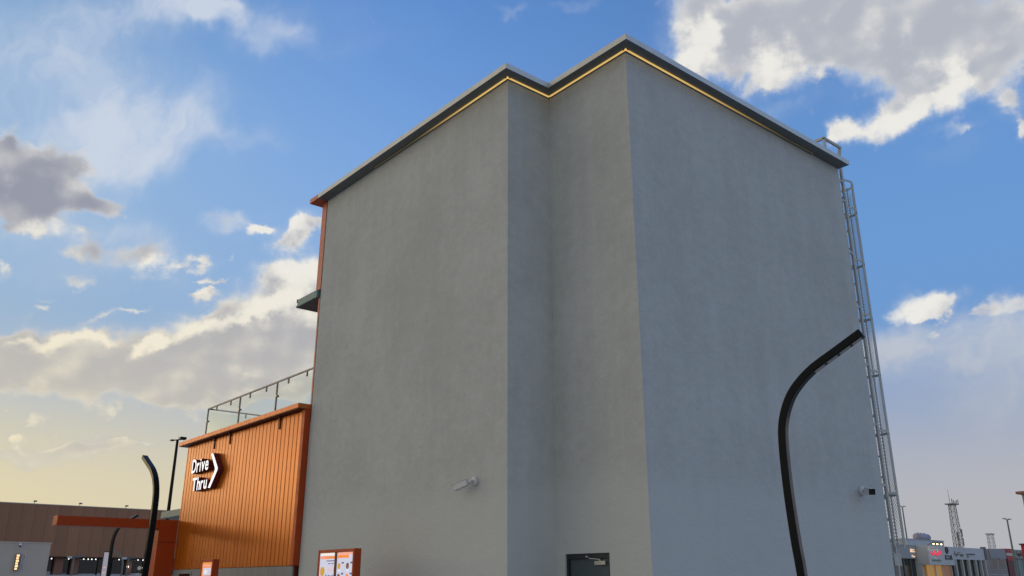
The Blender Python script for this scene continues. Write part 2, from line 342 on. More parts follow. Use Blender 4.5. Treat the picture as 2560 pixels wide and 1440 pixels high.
M = {}
for name, fn in dict(
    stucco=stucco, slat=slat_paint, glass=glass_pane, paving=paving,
    coping=worn((0.60, 0.61, 0.59), 0.06, 0.42, 0.35),
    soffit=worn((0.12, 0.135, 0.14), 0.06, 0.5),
    led=led_strip,
    door=worn((0.065, 0.092, 0.110), 0.10, 0.45),
    canopy_under=worn((0.06, 0.085, 0.09), 0.06, 0.5),
    door_frame=worn((0.020, 0.028, 0.034), 0.10, 0.5),
    rail_metal=worn((0.28, 0.29, 0.29), 0.08, 0.45, 0.3),
    steel=worn((0.45, 0.46, 0.46), 0.06, 0.35, 0.8),
    galvanised=worn((0.47, 0.475, 0.445), 0.10, 0.5, 0.3, 9.0),
    orange=worn((0.44, 0.062, 0.010), 0.06, 0.42, 0.1, spec=0.3),
    copper=worn((0.60, 0.175, 0.045), 0.05, 0.36, 0.45),
    salmon=worn((0.52, 0.15, 0.075), 0.05, 0.42, 0.2),
    dark_orange=worn((0.12, 0.018, 0.008), 0.06, 0.45),
    green=worn((0.17, 0.27, 0.26), 0.06, 0.45),
    black_metal=worn((0.006, 0.008, 0.010), 0.15, 0.25, 0.0, 2.0, spec=0.12),
    grey_metal=worn((0.17, 0.20, 0.20), 0.10, 0.45, 0.3),
    lens=worn((0.32, 0.33, 0.35), 0.05, 0.25),
    white_plastic=worn((0.62, 0.63, 0.64), 0.04, 0.4),
    black_gloss=flat((0.006, 0.006, 0.007), 0.12),
    sign_return=worn((0.15, 0.014, 0.017), 0.06, 0.4),
    sign_face=glow((0.92, 0.96, 1.0), 0.85),
    base_grey=worn((0.30, 0.30, 0.295), 0.08, 0.7, 0.0, 3.0, 0.2, True),
    brown=worn((0.34, 0.165, 0.09), 0.10, 0.6, 0.0, 0.8, 0.0, True),
    brown_pier=worn((0.26, 0.125, 0.085), 0.08, 0.6),
    dark_glass=worn((0.012, 0.016, 0.018), 0.3, 0.10),
    shop_glass=worn((0.020, 0.030, 0.032), 0.4, 0.12),
    warm_glass=glow(srgb(176, 132, 68), 0.5),
    lamp_warm=glow((1.0, 0.82, 0.42), 6.0),
    lamp_white=glow((1.0, 0.97, 0.88), 5.0),
    small_light=glow((1.0, 0.97, 0.9), 1.6),
    pale_wall=worn((0.50, 0.53, 0.54), 0.06, 0.7),
    kiosk=worn((0.58, 0.50, 0.43), 0.05, 0.8, 0.0, 1.0, 0.2),
    kiosk_lit=glow(srgb(250, 205, 150), 1.3),
    totem=glow(srgb(205, 195, 202), 0.32),
    shop_grey=worn((0.36, 0.385, 0.40), 0.05, 0.8, 0.0, 0.6),
    shop_white=worn((0.52, 0.55, 0.58), 0.05, 0.7, 0.0, 0.6),
    shop_beige=worn((0.36, 0.345, 0.32), 0.06, 0.85, 0.0, 0.6),
    mullion=worn((0.50, 0.53, 0.54), 0.05, 0.5),
    red=worn((0.42, 0.022, 0.040), 0.06, 0.5),
    maroon=worn((0.12, 0.018, 0.030), 0.08, 0.5),
    cream=worn((0.60, 0.55, 0.47), 0.05, 0.6),
    tan=worn((0.40, 0.30, 0.19), 0.06, 0.85),
    tank=worn((0.40, 0.39, 0.48), 0.05, 0.6),
    ink=flat((0.030, 0.026, 0.026), 0.5),
    ink_grey=flat((0.20, 0.19, 0.155), 0.5),
    ink_blue=flat((0.035, 0.060, 0.090), 0.5),
    ink_green=flat((0.06, 0.20, 0.13), 0.5),
    sign_red=glow((0.85, 0.03, 0.08), 0.75),
    sign_peach=glow(srgb(245, 205, 170), 0.85),
    screen=glow(srgb(196, 200, 222), 0.75),
    screen_warm=glow(srgb(226, 140, 62), 0.80),
    scr_orange=glow(srgb(224, 132, 70), 0.80),
    scr_yellow=glow(srgb(200, 150, 50), 0.75),
    scr_brown=glow(srgb(120, 84, 60), 0.6),
    scr_ink=glow(srgb(88, 88, 122), 0.6),
    scr_white=glow(srgb(232, 226, 222), 0.8),
    scr_pink=glow(srgb(232, 160, 140), 0.8),
    tower=worn((0.42, 0.43, 0.44), 0.08, 0.6),
    antenna=worn((0.16, 0.16, 0.165), 0.08, 0.6),
    kerb=worn((0.42, 0.41, 0.39), 0.08, 0.85, 0.0, 3.0, 0.3),
).items():
    M[name] = material(name, fn)

# ------------------------------------------------------------------ mesh helpers
class MB:
    """Collects shapes and links them as ONE mesh object."""
    def __init__(s): s.v = []; s.f = []; s.mi = []
    def add(s, verts, faces, mi=0):
        b = len(s.v); s.v += [tuple(p) for p in verts]
        s.f += [tuple(b + i for i in f) for f in faces]; s.mi += [mi] * len(faces); return s
    def box(s, x0, x1, y0, y1, z0, z1, mi=0):
        return s.add([(x0,y0,z0),(x1,y0,z0),(x1,y1,z0),(x0,y1,z0),(x0,y0,z1),(x1,y0,z1),(x1,y1,z1),(x0,y1,z1)],
                     [(0,3,2,1),(4,5,6,7),(0,1,5,4),(1,2,6,5),(2,3,7,6),(3,0,4,7)], mi)
    def prism(s, poly, z0, z1, mi=0):
        """poly: counter-clockwise ground outline."""
        n = len(poly)
        return s.add([(x, y, z0) for x, y in poly] + [(x, y, z1) for x, y in poly],
                     [tuple(range(n))[::-1], tuple(range(n, 2*n))] + [(i, (i+1) % n, n+(i+1) % n, n+i) for i in range(n)], mi)
    def tube(s, pts, r, n=8, mi=0, caps=True):
        pts = [Vector(p) for p in pts]; rings = []
        rs = r if isinstance(r, (list, tuple)) else [r] * len(pts)
        u = None
        for i, p in enumerate(pts):
            d = (pts[min(i+1, len(pts)-1)] - pts[max(i-1, 0)]).normalized()
            if u is None:
                u = d.cross(Vector((0, 0, 1)) if abs(d.z) < 0.9 else Vector((1, 0, 0)))
            u = (u - d * u.dot(d)).normalized(); w = d.cross(u)
            rings.append([p + (u * math.cos(2*math.pi*k/n) + w * math.sin(2*math.pi*k/n)) * rs[i] for k in range(n)])
        b = [q for ring in rings for q in ring]; fs = []
        for i in range(len(pts)-1):
            for k in range(n):
                fs.append((i*n+k, i*n+(k+1) % n, (i+1)*n+(k+1) % n, (i+1)*n+k))
        if caps: fs += [tuple(range(n))[::-1], tuple(range((len(pts)-1)*n, len(pts)*n))]
        return s.add(b, fs, mi)
    def bar(s, a, b, w, h=None, mi=0):
        """Straight square bar from a to b."""
        a, b = Vector(a), Vector(b); d = (b-a).normalized(); h = h or w
        up = Vector((0,0,1)) if abs(d.z) < 0.95 else Vector((0,1,0))
        u = d.cross(up).normalized() * (w/2); v = u.cross(d).normalized() * (h/2)
        vs = [p + i*u + j*v for p in (a, b) for i, j in ((-1,-1),(1,-1),(1,1),(-1,1))]
        return s.add(vs, [(0,1,2,3),(7,6,5,4),(0,4,5,1),(1,5,6,2),(2,6,7,3),(3,7,4,0)], mi)
    def ball(s, c, r, n=10, m=6, mi=0, sz=1.0):
        vs = [(c[0], c[1], c[2]-r*sz)]; fs = []
        for j in range(1, m):
            a = math.pi*j/m - math.pi/2
            vs += [(c[0]+r*math.cos(a)*math.cos(2*math.pi*k/n), c[1]+r*math.cos(a)*math.sin(2*math.pi*k/n), c[2]+r*sz*math.sin(a)) for k in range(n)]
        vs.append((c[0], c[1], c[2]+r*sz)); last = len(vs)-1
        for k in range(n): fs.append((0, 1+(k+1) % n, 1+k)); fs.append((last, last-n+k, last-n+(k+1) % n))
        for j in range(m-2):
            for k in range(n): fs.append((1+j*n+k, 1+j*n+(k+1) % n, 1+(j+1)*n+(k+1) % n, 1+(j+1)*n+k))
        return s.add(vs, fs, mi)
    def move(s, mat): s.v = [tuple(mat @ Vector(p)) for p in s.v]; return s
    def build(s, name, mat, parent=None, smooth_=False, bevel=0.0):
        off = world_of(parent)
        me = bpy.data.meshes.new(name)
        me.from_pydata([(x-off.x, y-off.y, z-off.z) for x, y, z in s.v], [], s.f)
        bm = bmesh.new(); bm.from_mesh(me); bmesh.ops.recalc_face_normals(bm, faces=bm.faces); bm.to_mesh(me); bm.free()
        for q in (mat if isinstance(mat, (list, tuple)) else [mat]): me.materials.append(M[q])
        for p, i in zip(me.polygons, s.mi): p.material_index = i; p.use_smooth = smooth_
        o = bpy.data.objects.new(name, me); COL.objects.link(o); o.parent = parent
        if bevel:
            b = o.modifiers.new('bevel', 'BEVEL'); b.width = bevel; b.segments = 2; b.limit_method = 'ANGLE'
        return o
def world_of(o):
    v = Vector((0, 0, 0))
    while o is not None: v += Vector(o.location); o = o.parent
    return v
def tag(o, label, cat, group=None):
    o['label'] = label; o['category'] = cat
    if group: o['group'] = group
    return o
def thing(name, label, cat, loc=(0, 0, 0), group=None):
    o = bpy.data.objects.new(name, None); COL.objects.link(o); o.location = loc; o.empty_display_size = 0.3
    return tag(o, label, cat, group)
def structure(o): o['kind'] = 'structure'; return o
def box_part(name, mat, parent, *b, bevel=0.0): return MB().box(*b).build(name, mat, parent, bevel=bevel)
def shared(name, src, parent, loc):
    """Another piece like src, sharing its mesh; loc is in the parent's frame."""
    o = src.copy(); o.name = name; COL.objects.link(o); o.parent = parent; o.location = loc; return o
def copy_tree(o, parent=None):
    c = o.copy(); COL.objects.link(c); c.parent = parent
    for ch in o.children: copy_tree(ch, c)
    return c
def frame(ax, origin):
    """Matrix that sends local +X to the direction ax (local Z stays up as far as it can)."""
    x = Vector(ax).normalized(); y = Vector((0,0,1)).cross(x).normalized(); z = x.cross(y)
    m = Matrix((x, y, z)).transposed().to_4x4(); m.translation = Vector(origin); return m
def spline(pts, n=6):
    pts = [Vector(p) for p in pts]; out = []
    q = [pts[0]*2-pts[1]] + pts + [pts[-1]*2-pts[-2]]
    for i in range(1, len(q)-2):
        for k in range(n):
            t = k/n; a, b, c, d = q[i-1:i+3]
            out.append(0.5*((2*b)+(c-a)*t+(2*a-5*b+4*c-d)*t*t+(3*b-a-3*c+d)*t**3))
    return out + [pts[-1]]

# ================================================================== the setting
random.seed(7)
structure(MB().add([(-900,-900,0),(900,-900,0),(900,900,0),(-900,900,0)], [(0,1,2,3)]).build('ground', 'paving'))
# raised pavement round the building, with its kerb
pv = structure(MB().box(-1.95, 9.6, -1.05, 9.6, 0.004, 0.12).build('pavement', 'kerb'))
structure(MB().box(-2.1, -1.96, -1.2, 9.6, 0.0, 0.125).build('kerb', 'kerb'))
structure(MB().box(-1.95, 9.75, -1.2, -1.06, 0.0, 0.125).build('kerb', 'kerb'))

# ================================================================== grey building
TOP = 11.21           # wall head / underside of the coping
gb = thing('grey_building', 'tall windowless grey stucco building with stepped corner and projecting roof coping', 'building')
DY0, DY1, DZ = 0.90, 1.955, 2.075     # door opening in the recessed wall
w = MB()
def wall_x(x, y0, y1, z0=0.0, z1=TOP): w.add([(x,y0,z0),(x,y1,z0),(x,y1,z1),(x,y0,z1)], [(0,1,2,3)])
def wall_y(y, x0, x1, z0=0.0, z1=TOP): w.add([(x0,y,z0),(x1,y,z0),(x1,y,z1),(x0,y,z1)], [(0,1,2,3)])
wall_y(0.0, 0.0, 7.6)                                   # right-hand wall
wall_x(0.0, 0.0, DY0); wall_x(0.0, DY1, 2.17); wall_x(0.0, DY0, DY1, DZ, TOP)
for y in (DY0, DY1): wall_y(y, 0.0, 0.16, 0.0, DZ)       # door reveals
w.add([(0,DY0,DZ),(0.16,DY0,DZ),(0.16,DY1,DZ),(0,DY1,DZ)], [(0,1,2,3)])
w.add([(0.16,DY0,0),(0.16,DY1,0),(0.16,DY1,DZ),(0.16,DY0,DZ)], [(0,1,2,3)])
wall_y(2.17, -1.12, 0.0)                                # step
wall_x(-1.12, 2.17, 9.70)                               # left-hand wall
wall_y(9.70, -1.12, 7.6); wall_x(7.6, 0.0, 9.70)
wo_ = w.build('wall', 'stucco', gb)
wo_.data.validate()
MB().add([(0,0,TOP-.1),(7.6,0,TOP-.1),(7.6,9.7,TOP-.1),(-1.12,9.7,TOP-.1),(-1.12,2.17,TOP-.1),(0,2.17,TOP-.1)], [(0,1,2,3,4,5)]).build('roof', 'kerb', gb)

def coping(name, a, b, na, nb, mats=('coping', 'soffit')):
    """One length of coping from a to b along the wall; na, nb: outward mitre vectors at its ends."""
    o, i, z0, z1, lip = 0.285, -0.25, TOP, TOP+0.125, 0.0
    v = []
    for (x, y), (nx, ny) in ((a, na), (b, nb)):
        for k, z in ((o, z0), (o, z1), (i, z1+0.03), (i, z0)):
            v.append((x+nx*k, y+ny*k, z))
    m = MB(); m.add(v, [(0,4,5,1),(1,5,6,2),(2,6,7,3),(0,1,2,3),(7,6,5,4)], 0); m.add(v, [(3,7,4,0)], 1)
    return m.build(name, list(mats), gb, bevel=0.006)
coping('coping', (0,0), (7.62,0), (-1,-1), (0,-1))
coping('coping', (0,2.17), (0,0), (-1,-1), (-1,-1))
coping('coping', (-1.12,2.17), (0,2.17), (-1,-1), (-1,-1))
coping('coping', (-1.12,9.72), (-1.12,2.17), (-1,0), (-1,-1))
coping('coping', (7.62,0), (7.62,9.7), (0.0,-1), (0.0,0))
oc = coping('coping_end', (-1.12,10.17), (-1.12,9.722), (-1,0), (-1,0), ('salmon', 'orange')); oc['label'] = 'orange end of the roof coping'
# dark shadow gap and gold light strip tucked under the coping
def strip(name, mat, a, b, n, o0, o1, z0, z1):
    (ax, ay), (bx, by) = a, b; nx, ny = n
    v = [(x+nx*o, y+ny*o, z) for (x, y) in (a, b) for (o, z) in ((o0,z0),(o1,z0),(o1,z1),(o0,z1))]
    return MB().add(v, [(0,1,2,3),(7,6,5,4),(0,4,5,1),(1,5,6,2),(2,6,7,3),(3,7,4,0)]).build(name, mat, gb)
for a, b, n in (((-0.075,0),(6.4,0),(0,-1)), ((0,-0.075),(0,2.09),(-1,0)), ((-1.195,2.17),(-0.06,2.17),(0,-1)), ((-1.12,2.095),(-1.12,7.2),(-1,0))):
    strip('light_strip', 'led', a, b, n, 0.042, 0.070, TOP-0.026, TOP-0.004)
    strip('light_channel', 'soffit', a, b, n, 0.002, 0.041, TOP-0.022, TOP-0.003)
# orange facing of the far front, seen edge on
tr = box_part('facing_trim', 'salmon', gb, -1.13, -0.9, 9.703, 9.945, 8.74, TOP-0.004); tr['label'] = 'orange facing seen edge on'
box_part('facing_trim', 'salmon', gb, -1.125, -0.9, 9.703, 9.765, 5.3, 8.50)
box_part('joint', 'door_frame', gb, -1.126, -1.0, 9.68, 9.702, 5.3, TOP-0.004)
cn = MB(); cn.prism([(-1.19,9.77),(7.6,9.77),(7.6,10.86),(-1.19,10.86)], 8.52, 8.72, 0)
cn.box(-1.20, 7.6, 10.86, 10.90, 8.50, 8.56); cn.box(-1.20, 7.6, 10.86, 10.89, 8.64, 8.74)
cn = cn.build('canopy', 'green', gb, bevel=0.008); cn['label'] = 'grey-green canopy jutting from the far front'
box_part('canopy_soffit', 'canopy_under', cn, -1.16, 7.5, 9.78, 10.84, 8.505, 8.517)

# steel door with its closer
dr = MB().box(0.07, 0.12, DY0+0.055, DY1-0.055, 0.12, DZ-0.085).build('door', 'door', gb, bevel=0.003)
fr = MB(); fr.box(0.03, 0.14, DY0+0.002, DY0+0.05, 0.12, DZ-0.002); fr.box(0.03, 0.14, DY1-0.05, DY1-0.002, 0.12, DZ-0.002); fr.box(0.031, 0.139, DY0+0.05, DY1-0.05, DZ-0.08, DZ-0.002)
fr.build('door_frame', 'door_frame', dr)
cl = MB(); cl.box(0.015, 0.068, 1.02, 1.27, DZ-0.185, DZ-0.125); cl.tube([(0.042,1.16,DZ-0.13),(0.042,1.16,DZ-0.108)], 0.018)
cl.bar((0.040,1.16,DZ-0.10), (-0.09,1.28,DZ-0.085), 0.022, 0.012); cl.bar((-0.09,1.28,DZ-0.080), (0.03,1.44,DZ-0.055), 0.020, 0.012); cl.box(0.012,0.03,1.42,1.47,DZ-0.07,DZ-0.035)
cl.build('door_closer', 'steel', dr)
MB().tube([(0.07,1.84,1.05),(0.0,1.84,1.05),(0.0,1.70,1.05)], 0.012).build('door_handle', 'steel', dr, True)
for z in (0.35, 1.1, 1.8): MB().tube([(0.06,0.945,z),(0.06,0.945,z+0.11)], 0.012).build('hinge', 'steel', dr)

# ================================================================== roof ladder
ld = thing('roof_ladder', 'grey steel caged ladder climbing the end of the grey building', 'ladder', (7.9, 0.28, 0))
LX, Y0, Y1 = 7.85, 0.06, 0.52
for y in (Y0, Y1):
    r = MB().box(LX-0.038, LX+0.038, y-0.025, y+0.025, 0.3, 11.62)
    r.build('rail', 'galvanised', ld)
h = MB()
for y in (Y0, Y1):
    h.bar((LX,y,11.62), (LX+0.12,y,11.96), 0.065, 0.05); h.bar((LX+0.14,y,11.95), (7.20,y,11.95), 0.05, 0.065)
h.bar((7.22,Y0-0.02,11.95), (7.22,Y1+0.02,11.95), 0.05, 0.065)
for y in (Y0, Y1): h.bar((7.22,y,11.95), (7.22,y,11.36), 0.05)
h.build('handrail', 'galvanised', ld)
z = 0.65; k = 0
rung0 = MB().tube([(LX,Y0+0.025,0),(LX,Y1-0.025,0)], 0.024, 8).build('rung', 'galvanised', ld, True)
rung0.location.z = z
while z < 10.9:
    z += 0.45; shared('rung', rung0, ld, (0, 0, z))
HZ = [3.46 + 1.365*i for i in range(6)] + [11.02]
hp = spline([(LX,Y0,0),(8.15,-0.01,0),(8.42,0.10,0),(8.48,0.29,0),(8.42,0.48,0),(8.15,0.59,0),(LX,Y1,0)], 4)
def hoop_mesh():
    m = MB()
    for a, b in zip(hp[:-1], hp[1:]): m.bar(a, b, 0.012, 0.055)
    return m
h0 = hoop_mesh().build('cage_hoop', 'galvanised', ld); h0.location.z = HZ[0]
for zz in HZ[1:]: shared('cage_hoop', h0, ld, (0, 0, zz))
for p in (hp[8], hp[12], hp[16], hp[4], hp[20]):
    MB().box(p.x-0.022, p.x+0.022, p.y-0.008, p.y+0.008, 2.3, 11.05).build('cage_bar', 'galvanised', ld)
br0 = MB().box(7.602, LX-0.033, Y0-0.02, Y0+0.02, -0.03, 0.03).build('wall_bracket', 'galvanised', ld); br0.location.z = 2.2
for zz in (3.62, 4.95, 6.32, 7.70, 9.05, 10.42, 10.95): shared('wall_bracket', br0, ld, (0, 0, zz))
for zz in (2.2, 3.62, 4.95, 6.32, 7.70, 9.05, 10.42, 10.95): shared('wall_bracket', br0, ld, (0, Y1-Y0, zz))
# expanded-metal infill round the cage
ms = MB(); arc = [Vector((LX,Y0,0))]+[hp[i] for i in (4, 8, 12, 16)]
cell = 0.075
for a, b in zip(arc[:-1], arc[1:]):
    L = (b-a).length; d = (b-a)/L; z = 2.32
    while z < 10.98-L:
        for s0, s1 in ((0, L), (L, 0)):
            p, q = a + d*s0, a + d*s1
            ms.bar((p.x,p.y,z), (q.x,q.y,z+L), 0.0045)
        z += cell
mo = ms.build('mesh_infill', 'galvanised', ld); mo['kind'] = 'stuff'
MB().box(LX-0.03, LX+0.03, Y0-0.045, Y0-0.028, 0.5, 2.35).box(LX-0.16, LX+0.14, Y0-0.05, Y0-0.035, 1.95, 2.2).build('guard_plate', 'galvanised', ld)

# ================================================================== security cameras
def bullet(label, base, normal, aim, length=0.27, black_face=False, size=1.0):
    b = Vector(base); n = Vector(normal); aim = Vector(aim).normalized()
    t = thing('security_camera', label, 'camera', base)
    MB().tube([b+n*0.002, b+n*0.055, b+n*0.062], [0.072*size, 0.072*size, 0.05*size], 16).build('mount', 'white_plastic', t, True)
    j = b + n*0.12
    MB().tube([b+n*0.06, j, j+aim*0.07], [0.028, 0.03, 0.022], 10).ball(tuple(j), 0.036).build('arm', 'white_plastic', t, True)
    f = frame(aim, j + aim*0.06) @ Matrix.Scale(size, 4)
    body = MB().box(0.0, length, -0.050, 0.050, -0.046, 0.046).box(-0.0, length+0.03, -0.056, 0.056, 0.047, 0.053).move(f)
    bo = body.build('body', 'white_plastic', t, bevel=0.010)
    if black_face:
        MB().box(length+0.001, length+0.012, -0.046, 0.046, -0.042, 0.042).move(f).build('front_glass', 'black_gloss', bo)
    else:
        MB().box(0.05, length-0.03, -0.0535, -0.0505, -0.028, 0.022).move(f).build('side_panel', 'lens', bo)
        MB().box(length+0.001, length+0.006, -0.040, 0.040, -0.036, 0.036).move(f).build('front_glass', 'black_gloss', bo)
    return t
bullet('white bullet camera pointing left on the stucco wall beside the stepped corner', (-1.12, 3.05, 3.32), (-1, 0, 0), (-0.35, 0.93, -0.34), 0.27, False, 1.08)
bullet('white bullet camera with black front near the ladder end of the wall', (6.66, 0.0, 3.42), (0, -1, 0), (-0.68, -0.70, -0.18), 0.20, True, 1.35)

# ================================================================== orange annex
XA, AY0, AY1, AZ1 = -1.25, 9.76, 17.58, 5.60
an = thing('orange_annex', 'low annex clad in glossy orange vertical slats left of the grey building', 'building', (XA, 13.6, 0))
box_part('core', 'dark_orange', an, XA+0.045, 6.5, AY0+0.01, AY1-0.01, 0.0, AZ1)
NS = 34; sw = (AY1-0.06 - (AY0+0.10))/NS
s0 = MB().add([(0,0.016,0),(0,sw-0.016,0),(0,sw-0.016,AZ1-1.99),(0,0.016,AZ1-1.99),(0.035,0.010,0),(0.035,sw-0.010,0),(0.035,sw-0.010,AZ1-1.99),(0.035,0.010,AZ1-1.99)],
              [(0,1,2,3),(7,6,5,4),(0,4,5,1),(1,5,6,2),(2,6,7,3),(3,7,4,0)]).build('slat', 'slat', None, bevel=0.004)
s0.parent = an
for i in range(NS):
    loc = (random.uniform(-0.0015, 0.0015), AY0+0.10+i*sw-13.6, 1.985)
    if i == 0: s0.location = loc
    else: shared('slat', s0, an, loc)
box_part('corner_trim', 'orange', an, XA-0.03, -1.125, AY0-0.055, AY0+0.095, 1.985, 5.618)
box_part('corner_trim', 'copper', an, XA-0.006, XA+0.04, AY1-0.055, AY1, 1.985, 5.60)
cp = MB().box(XA-0.21, 6.6, AY0-0.03, AY1+0.27, 5.625, 5.745).build('coping', 'copper', an, bevel=0.008)
box_part('coping_soffit', 'dark_orange', cp, XA-0.20, 6.5, AY0-0.02, AY1+0.26, 5.612, 5.622)
bx = MB().box(XA-0.03, XA-0.002, -0.025, 0.025, 5.30, 5.60).box(XA-0.05, XA-0.001, -0.035, 0.035, 5.52, 5.609)
b0 = bx.build('bracket', 'dark_orange', an); b0.location.y = 11.10
for y in (14.28, 15.42): shared('bracket', b0, an, (0, y, 0))
# grey plinth panels with a small dark service window
np_ = 18; pw = (AY1-AY0-0.02)/np_
p0 = MB().box(0.0, 0.04, 0.004, pw-0.004, 0.0, 1.975).build('base_panel', 'base_grey', None); p0.parent = an
for i in range(np_):
    y = AY0+0.01+i*pw-13.6
    if i == 0: p0.location = (0.0, y, 0)
    else: shared('base_panel', p0, an, (0.0, y, 0))
sv = MB().box(XA-0.02, XA-0.003, 16.05, 17.05, 0.9, 1.92).build('service_window', 'base_grey', an)
MB().box(XA-0.028, XA-0.021, 16.12, 16.98, 0.98, 1.86).build('pane', 'dark_glass', sv)
fa = box_part('far_canopy', 'green', an, -1.10, 1.0, AY1+0.02, AY1+2.2, 3.58, 3.78); fa['label'] = 'grey-green canopy on the far end'

# glass railing on the annex roof
gr = thing('glass_railing', 'glass railing with grey posts on the roof of the orange annex', 'railing', (-0.95, 13.6, 5.745))
MB().bar((-0.95,9.75,6.755), (-0.95,17.10,6.755), 0.04, 0.04).bar((-0.95,17.075,6.7545), (6.0,17.075,6.7545), 0.039, 0.039).build('handrail', 'rail_metal', gr)
pp0 = MB().box(-0.02, 0.02, -0.02, 0.02, 0, 0.985).build('post', 'rail_metal', gr)
PY = [17.075, 14.62, 12.16]
pp0.location = (0, PY[0]-13.6, 0); pp0.data.transform(Matrix.Translation((-0.95, 13.6, 5.745)))
for y in PY[1:]: shared('post', pp0, gr, (0, y-13.6, 0))
for x in (1.5, 4.0): shared('post', pp0, gr, (0.95+x, 17.075-13.6, 0))
edges = [9.76, 12.16, 14.62, 17.075]
for a, b in zip(edges[:-1], edges[1:]):
    MB().box(-0.956, -0.944, a+0.06, b-0.06, 5.83, 6.66).build('glass_pane', 'glass', gr)
    for t in (0.28, 0.72):
        y = a + (b-a)*t; MB().box(-0.968, -0.932, y-0.02, y+0.02, 6.60, 6.735).build('clip', 'rail_metal', gr)
    MB().tube([(-0.99,b-0.05,6.36),(-0.91,b-0.05,6.36)], 0.032, 10).build('clip', 'steel', gr)
for a, b in ((-0.95,1.5),(1.5,4.0)):
    MB().box(a+0.06, b-0.06, 17.069, 17.081, 5.83, 6.66).build('glass_pane', 'glass', gr)
    x = (a+b)/2; MB().box(x-0.02, x+0.02, 17.057, 17.093, 6.60, 6.735).build('clip', 'rail_metal', gr)

# Drive Thru sign: lit white faces on deep dark red returns
SD = 0.17; SX = XA-SD-0.01
sg = thing('drive_thru_sign', 'lit white Drive Thru letters with arrow on the orange slats', 'sign', (XA, 15.5, 4.1))
def glyph(ch, size, extrude, off):
    c = bpy.data.curves.new('t', 'FONT'); c.body = ch; c.size = size; c.extrude = extrude; c.offset = off; c.resolution_u = 3
    o = bpy.data.objects.new('t', c); COL.objects.link(o)
    dg = bpy.context.evaluated_depsgraph_get(); me = bpy.data.meshes.new_from_object(o.evaluated_get(dg))
    bpy.data.objects.remove(o); bpy.data.curves.remove(c); return me
def bounds(me): return [(min(v.co[i] for v in me.vertices), max(v.co[i] for v in me.vertices)) for i in range(3)]
cap = bounds(glyph('D', 1.0, 0, 0)); SIZE1 = 1.0/(cap[1][1]-cap[1][0])
def word(txt, yleft, yright, zbase, caph):
    size = SIZE1*caph; gap = 0.040*caph/0.39
    ms_ = [(glyph(c, size, SD/2, size*0.022), glyph(c, size, 0.0, size*0.016)) for c in txt]
    width = sum(bounds(a)[0][1]-bounds(a)[0][0] for a, _ in ms_)
    sx = (yleft-yright-gap*(len(txt)-1))/width; y = yleft
    for (a, f), c in zip(ms_, txt):
        (x0, x1), _, _ = bounds(a)
        for q, mat, nm, dep in ((a, 'sign_return', 'letter', SD/2), (f, 'sign_face', 'letter_face', 0.0)):
            for v in q.vertices:
                lx, lz, ld_ = (v.co.x-x0)*sx, v.co.y, v.co.z
                v.co = Vector((XA-0.004-SD/2-ld_ if nm == 'letter' else XA-0.004-SD-0.004, y-lx, zbase+lz)) - Vector((XA,15.5,4.1))
            q.materials.clear(); q.materials.append(M[mat]); q.name = nm
            o = bpy.data.objects.new(nm, q); COL.objects.link(o)
            if nm == 'letter': o.parent = sg; o['label'] = 'letter %s' % c; par = o
            else: o.parent = par
        y -= (x1-x0)*sx + gap
word('Drive', 16.56, 15.26, 4.685, 0.385)
word('Thru', 16.36, 15.22, 4.155, 0.355)
def chevron(x0, x1, grow):
    g = grow; t = 0.150
    pts = [(15.075+t*0.35+g,5.10),(15.075-t*0.55-g*0.6,5.12+g),(14.525-g,4.66),(14.525-g,4.60),(15.02-t*0.5-g*0.4,4.13-g),(15.02+t*0.5+g,4.15-g*0.4),(14.725+g,4.60),(14.725+g,4.66)]
    n = len(pts)
    return MB().add([(x0,y,z) for y, z in pts]+[(x1,y,z) for y, z in pts],
                    [(0,1,2,7),(7,2,3,6),(6,3,4,5),(8,15,10,9),(15,14,11,10),(14,13,12,11)]+[(i,n+i,n+(i+1)%n,(i+1)%n) for i in range(n)])
ar = chevron(XA-0.004-SD, XA-0.004, 0.0).build('arrow', 'sign_return', sg); ar['label'] = 'arrow pointing right'
chevron(XA-SD-0.012, XA-SD-0.0045, -0.008).build('arrow_face', 'sign_face', ar)

# ================================================================== orange portal at the annex's far end
po = thing('orange_portal', 'dark orange clearance portal reaching left from the slatted annex', 'gateway', (-1.6, 17.6, 0))
PYF = 17.62
box_part('column_panel', 'orange', po, -1.80, -1.26, PYF, PYF+0.50, 0.0, 2.75, bevel=0.006)
box_part('column_panel', 'orange', po, -1.80, -1.26, PYF, PYF+0.50, 2.765, 3.40, bevel=0.006)
box_part('beam', 'orange', po, -4.60, -1.805, PYF+0.01, PYF+0.49, 3.135, 3.395, bevel=0.006)
box_part('joint', 'dark_orange', po, -1.79, -1.27, PYF+0.02, PYF+0.48, 2.74, 2.78)

# ================================================================== menu boards
def menu_board(label, x, ya, yb, top, depth, screens):
    t = thing('menu_board', label, 'menu board', (x, (ya+yb)/2, 0))
    fr = MB(); f = 0.055
    fr.box(x, x+depth, ya, ya+f, 0.55, top); fr.box(x, x+depth, yb-f, yb, 0.55, top)
    fr.box(x+0.001, x+depth-0.001, ya+f, yb-f, top-f, top-0.001); fr.box(x+0.001, x+depth-0.001, ya+f, yb-f, 0.55, 0.66)
    fr.box(x+depth-0.03, x+depth-0.001, ya+f, yb-f, 0.66, top-f)
    fr.build('cabinet', 'orange', t, bevel=0.006)
    MB().box(x+depth*0.3, x+depth*0.7, (ya+yb)/2-0.25, (ya+yb)/2+0.25, 0.0, 0.549).build('foot', 'black_metal', t)
    if screens == 2: box_part('divider', 'dark_orange', t, x+0.004, x+depth-0.04, (ya+yb)/2-0.035, (ya+yb)/2+0.035, 0.66, top-f)
    return t
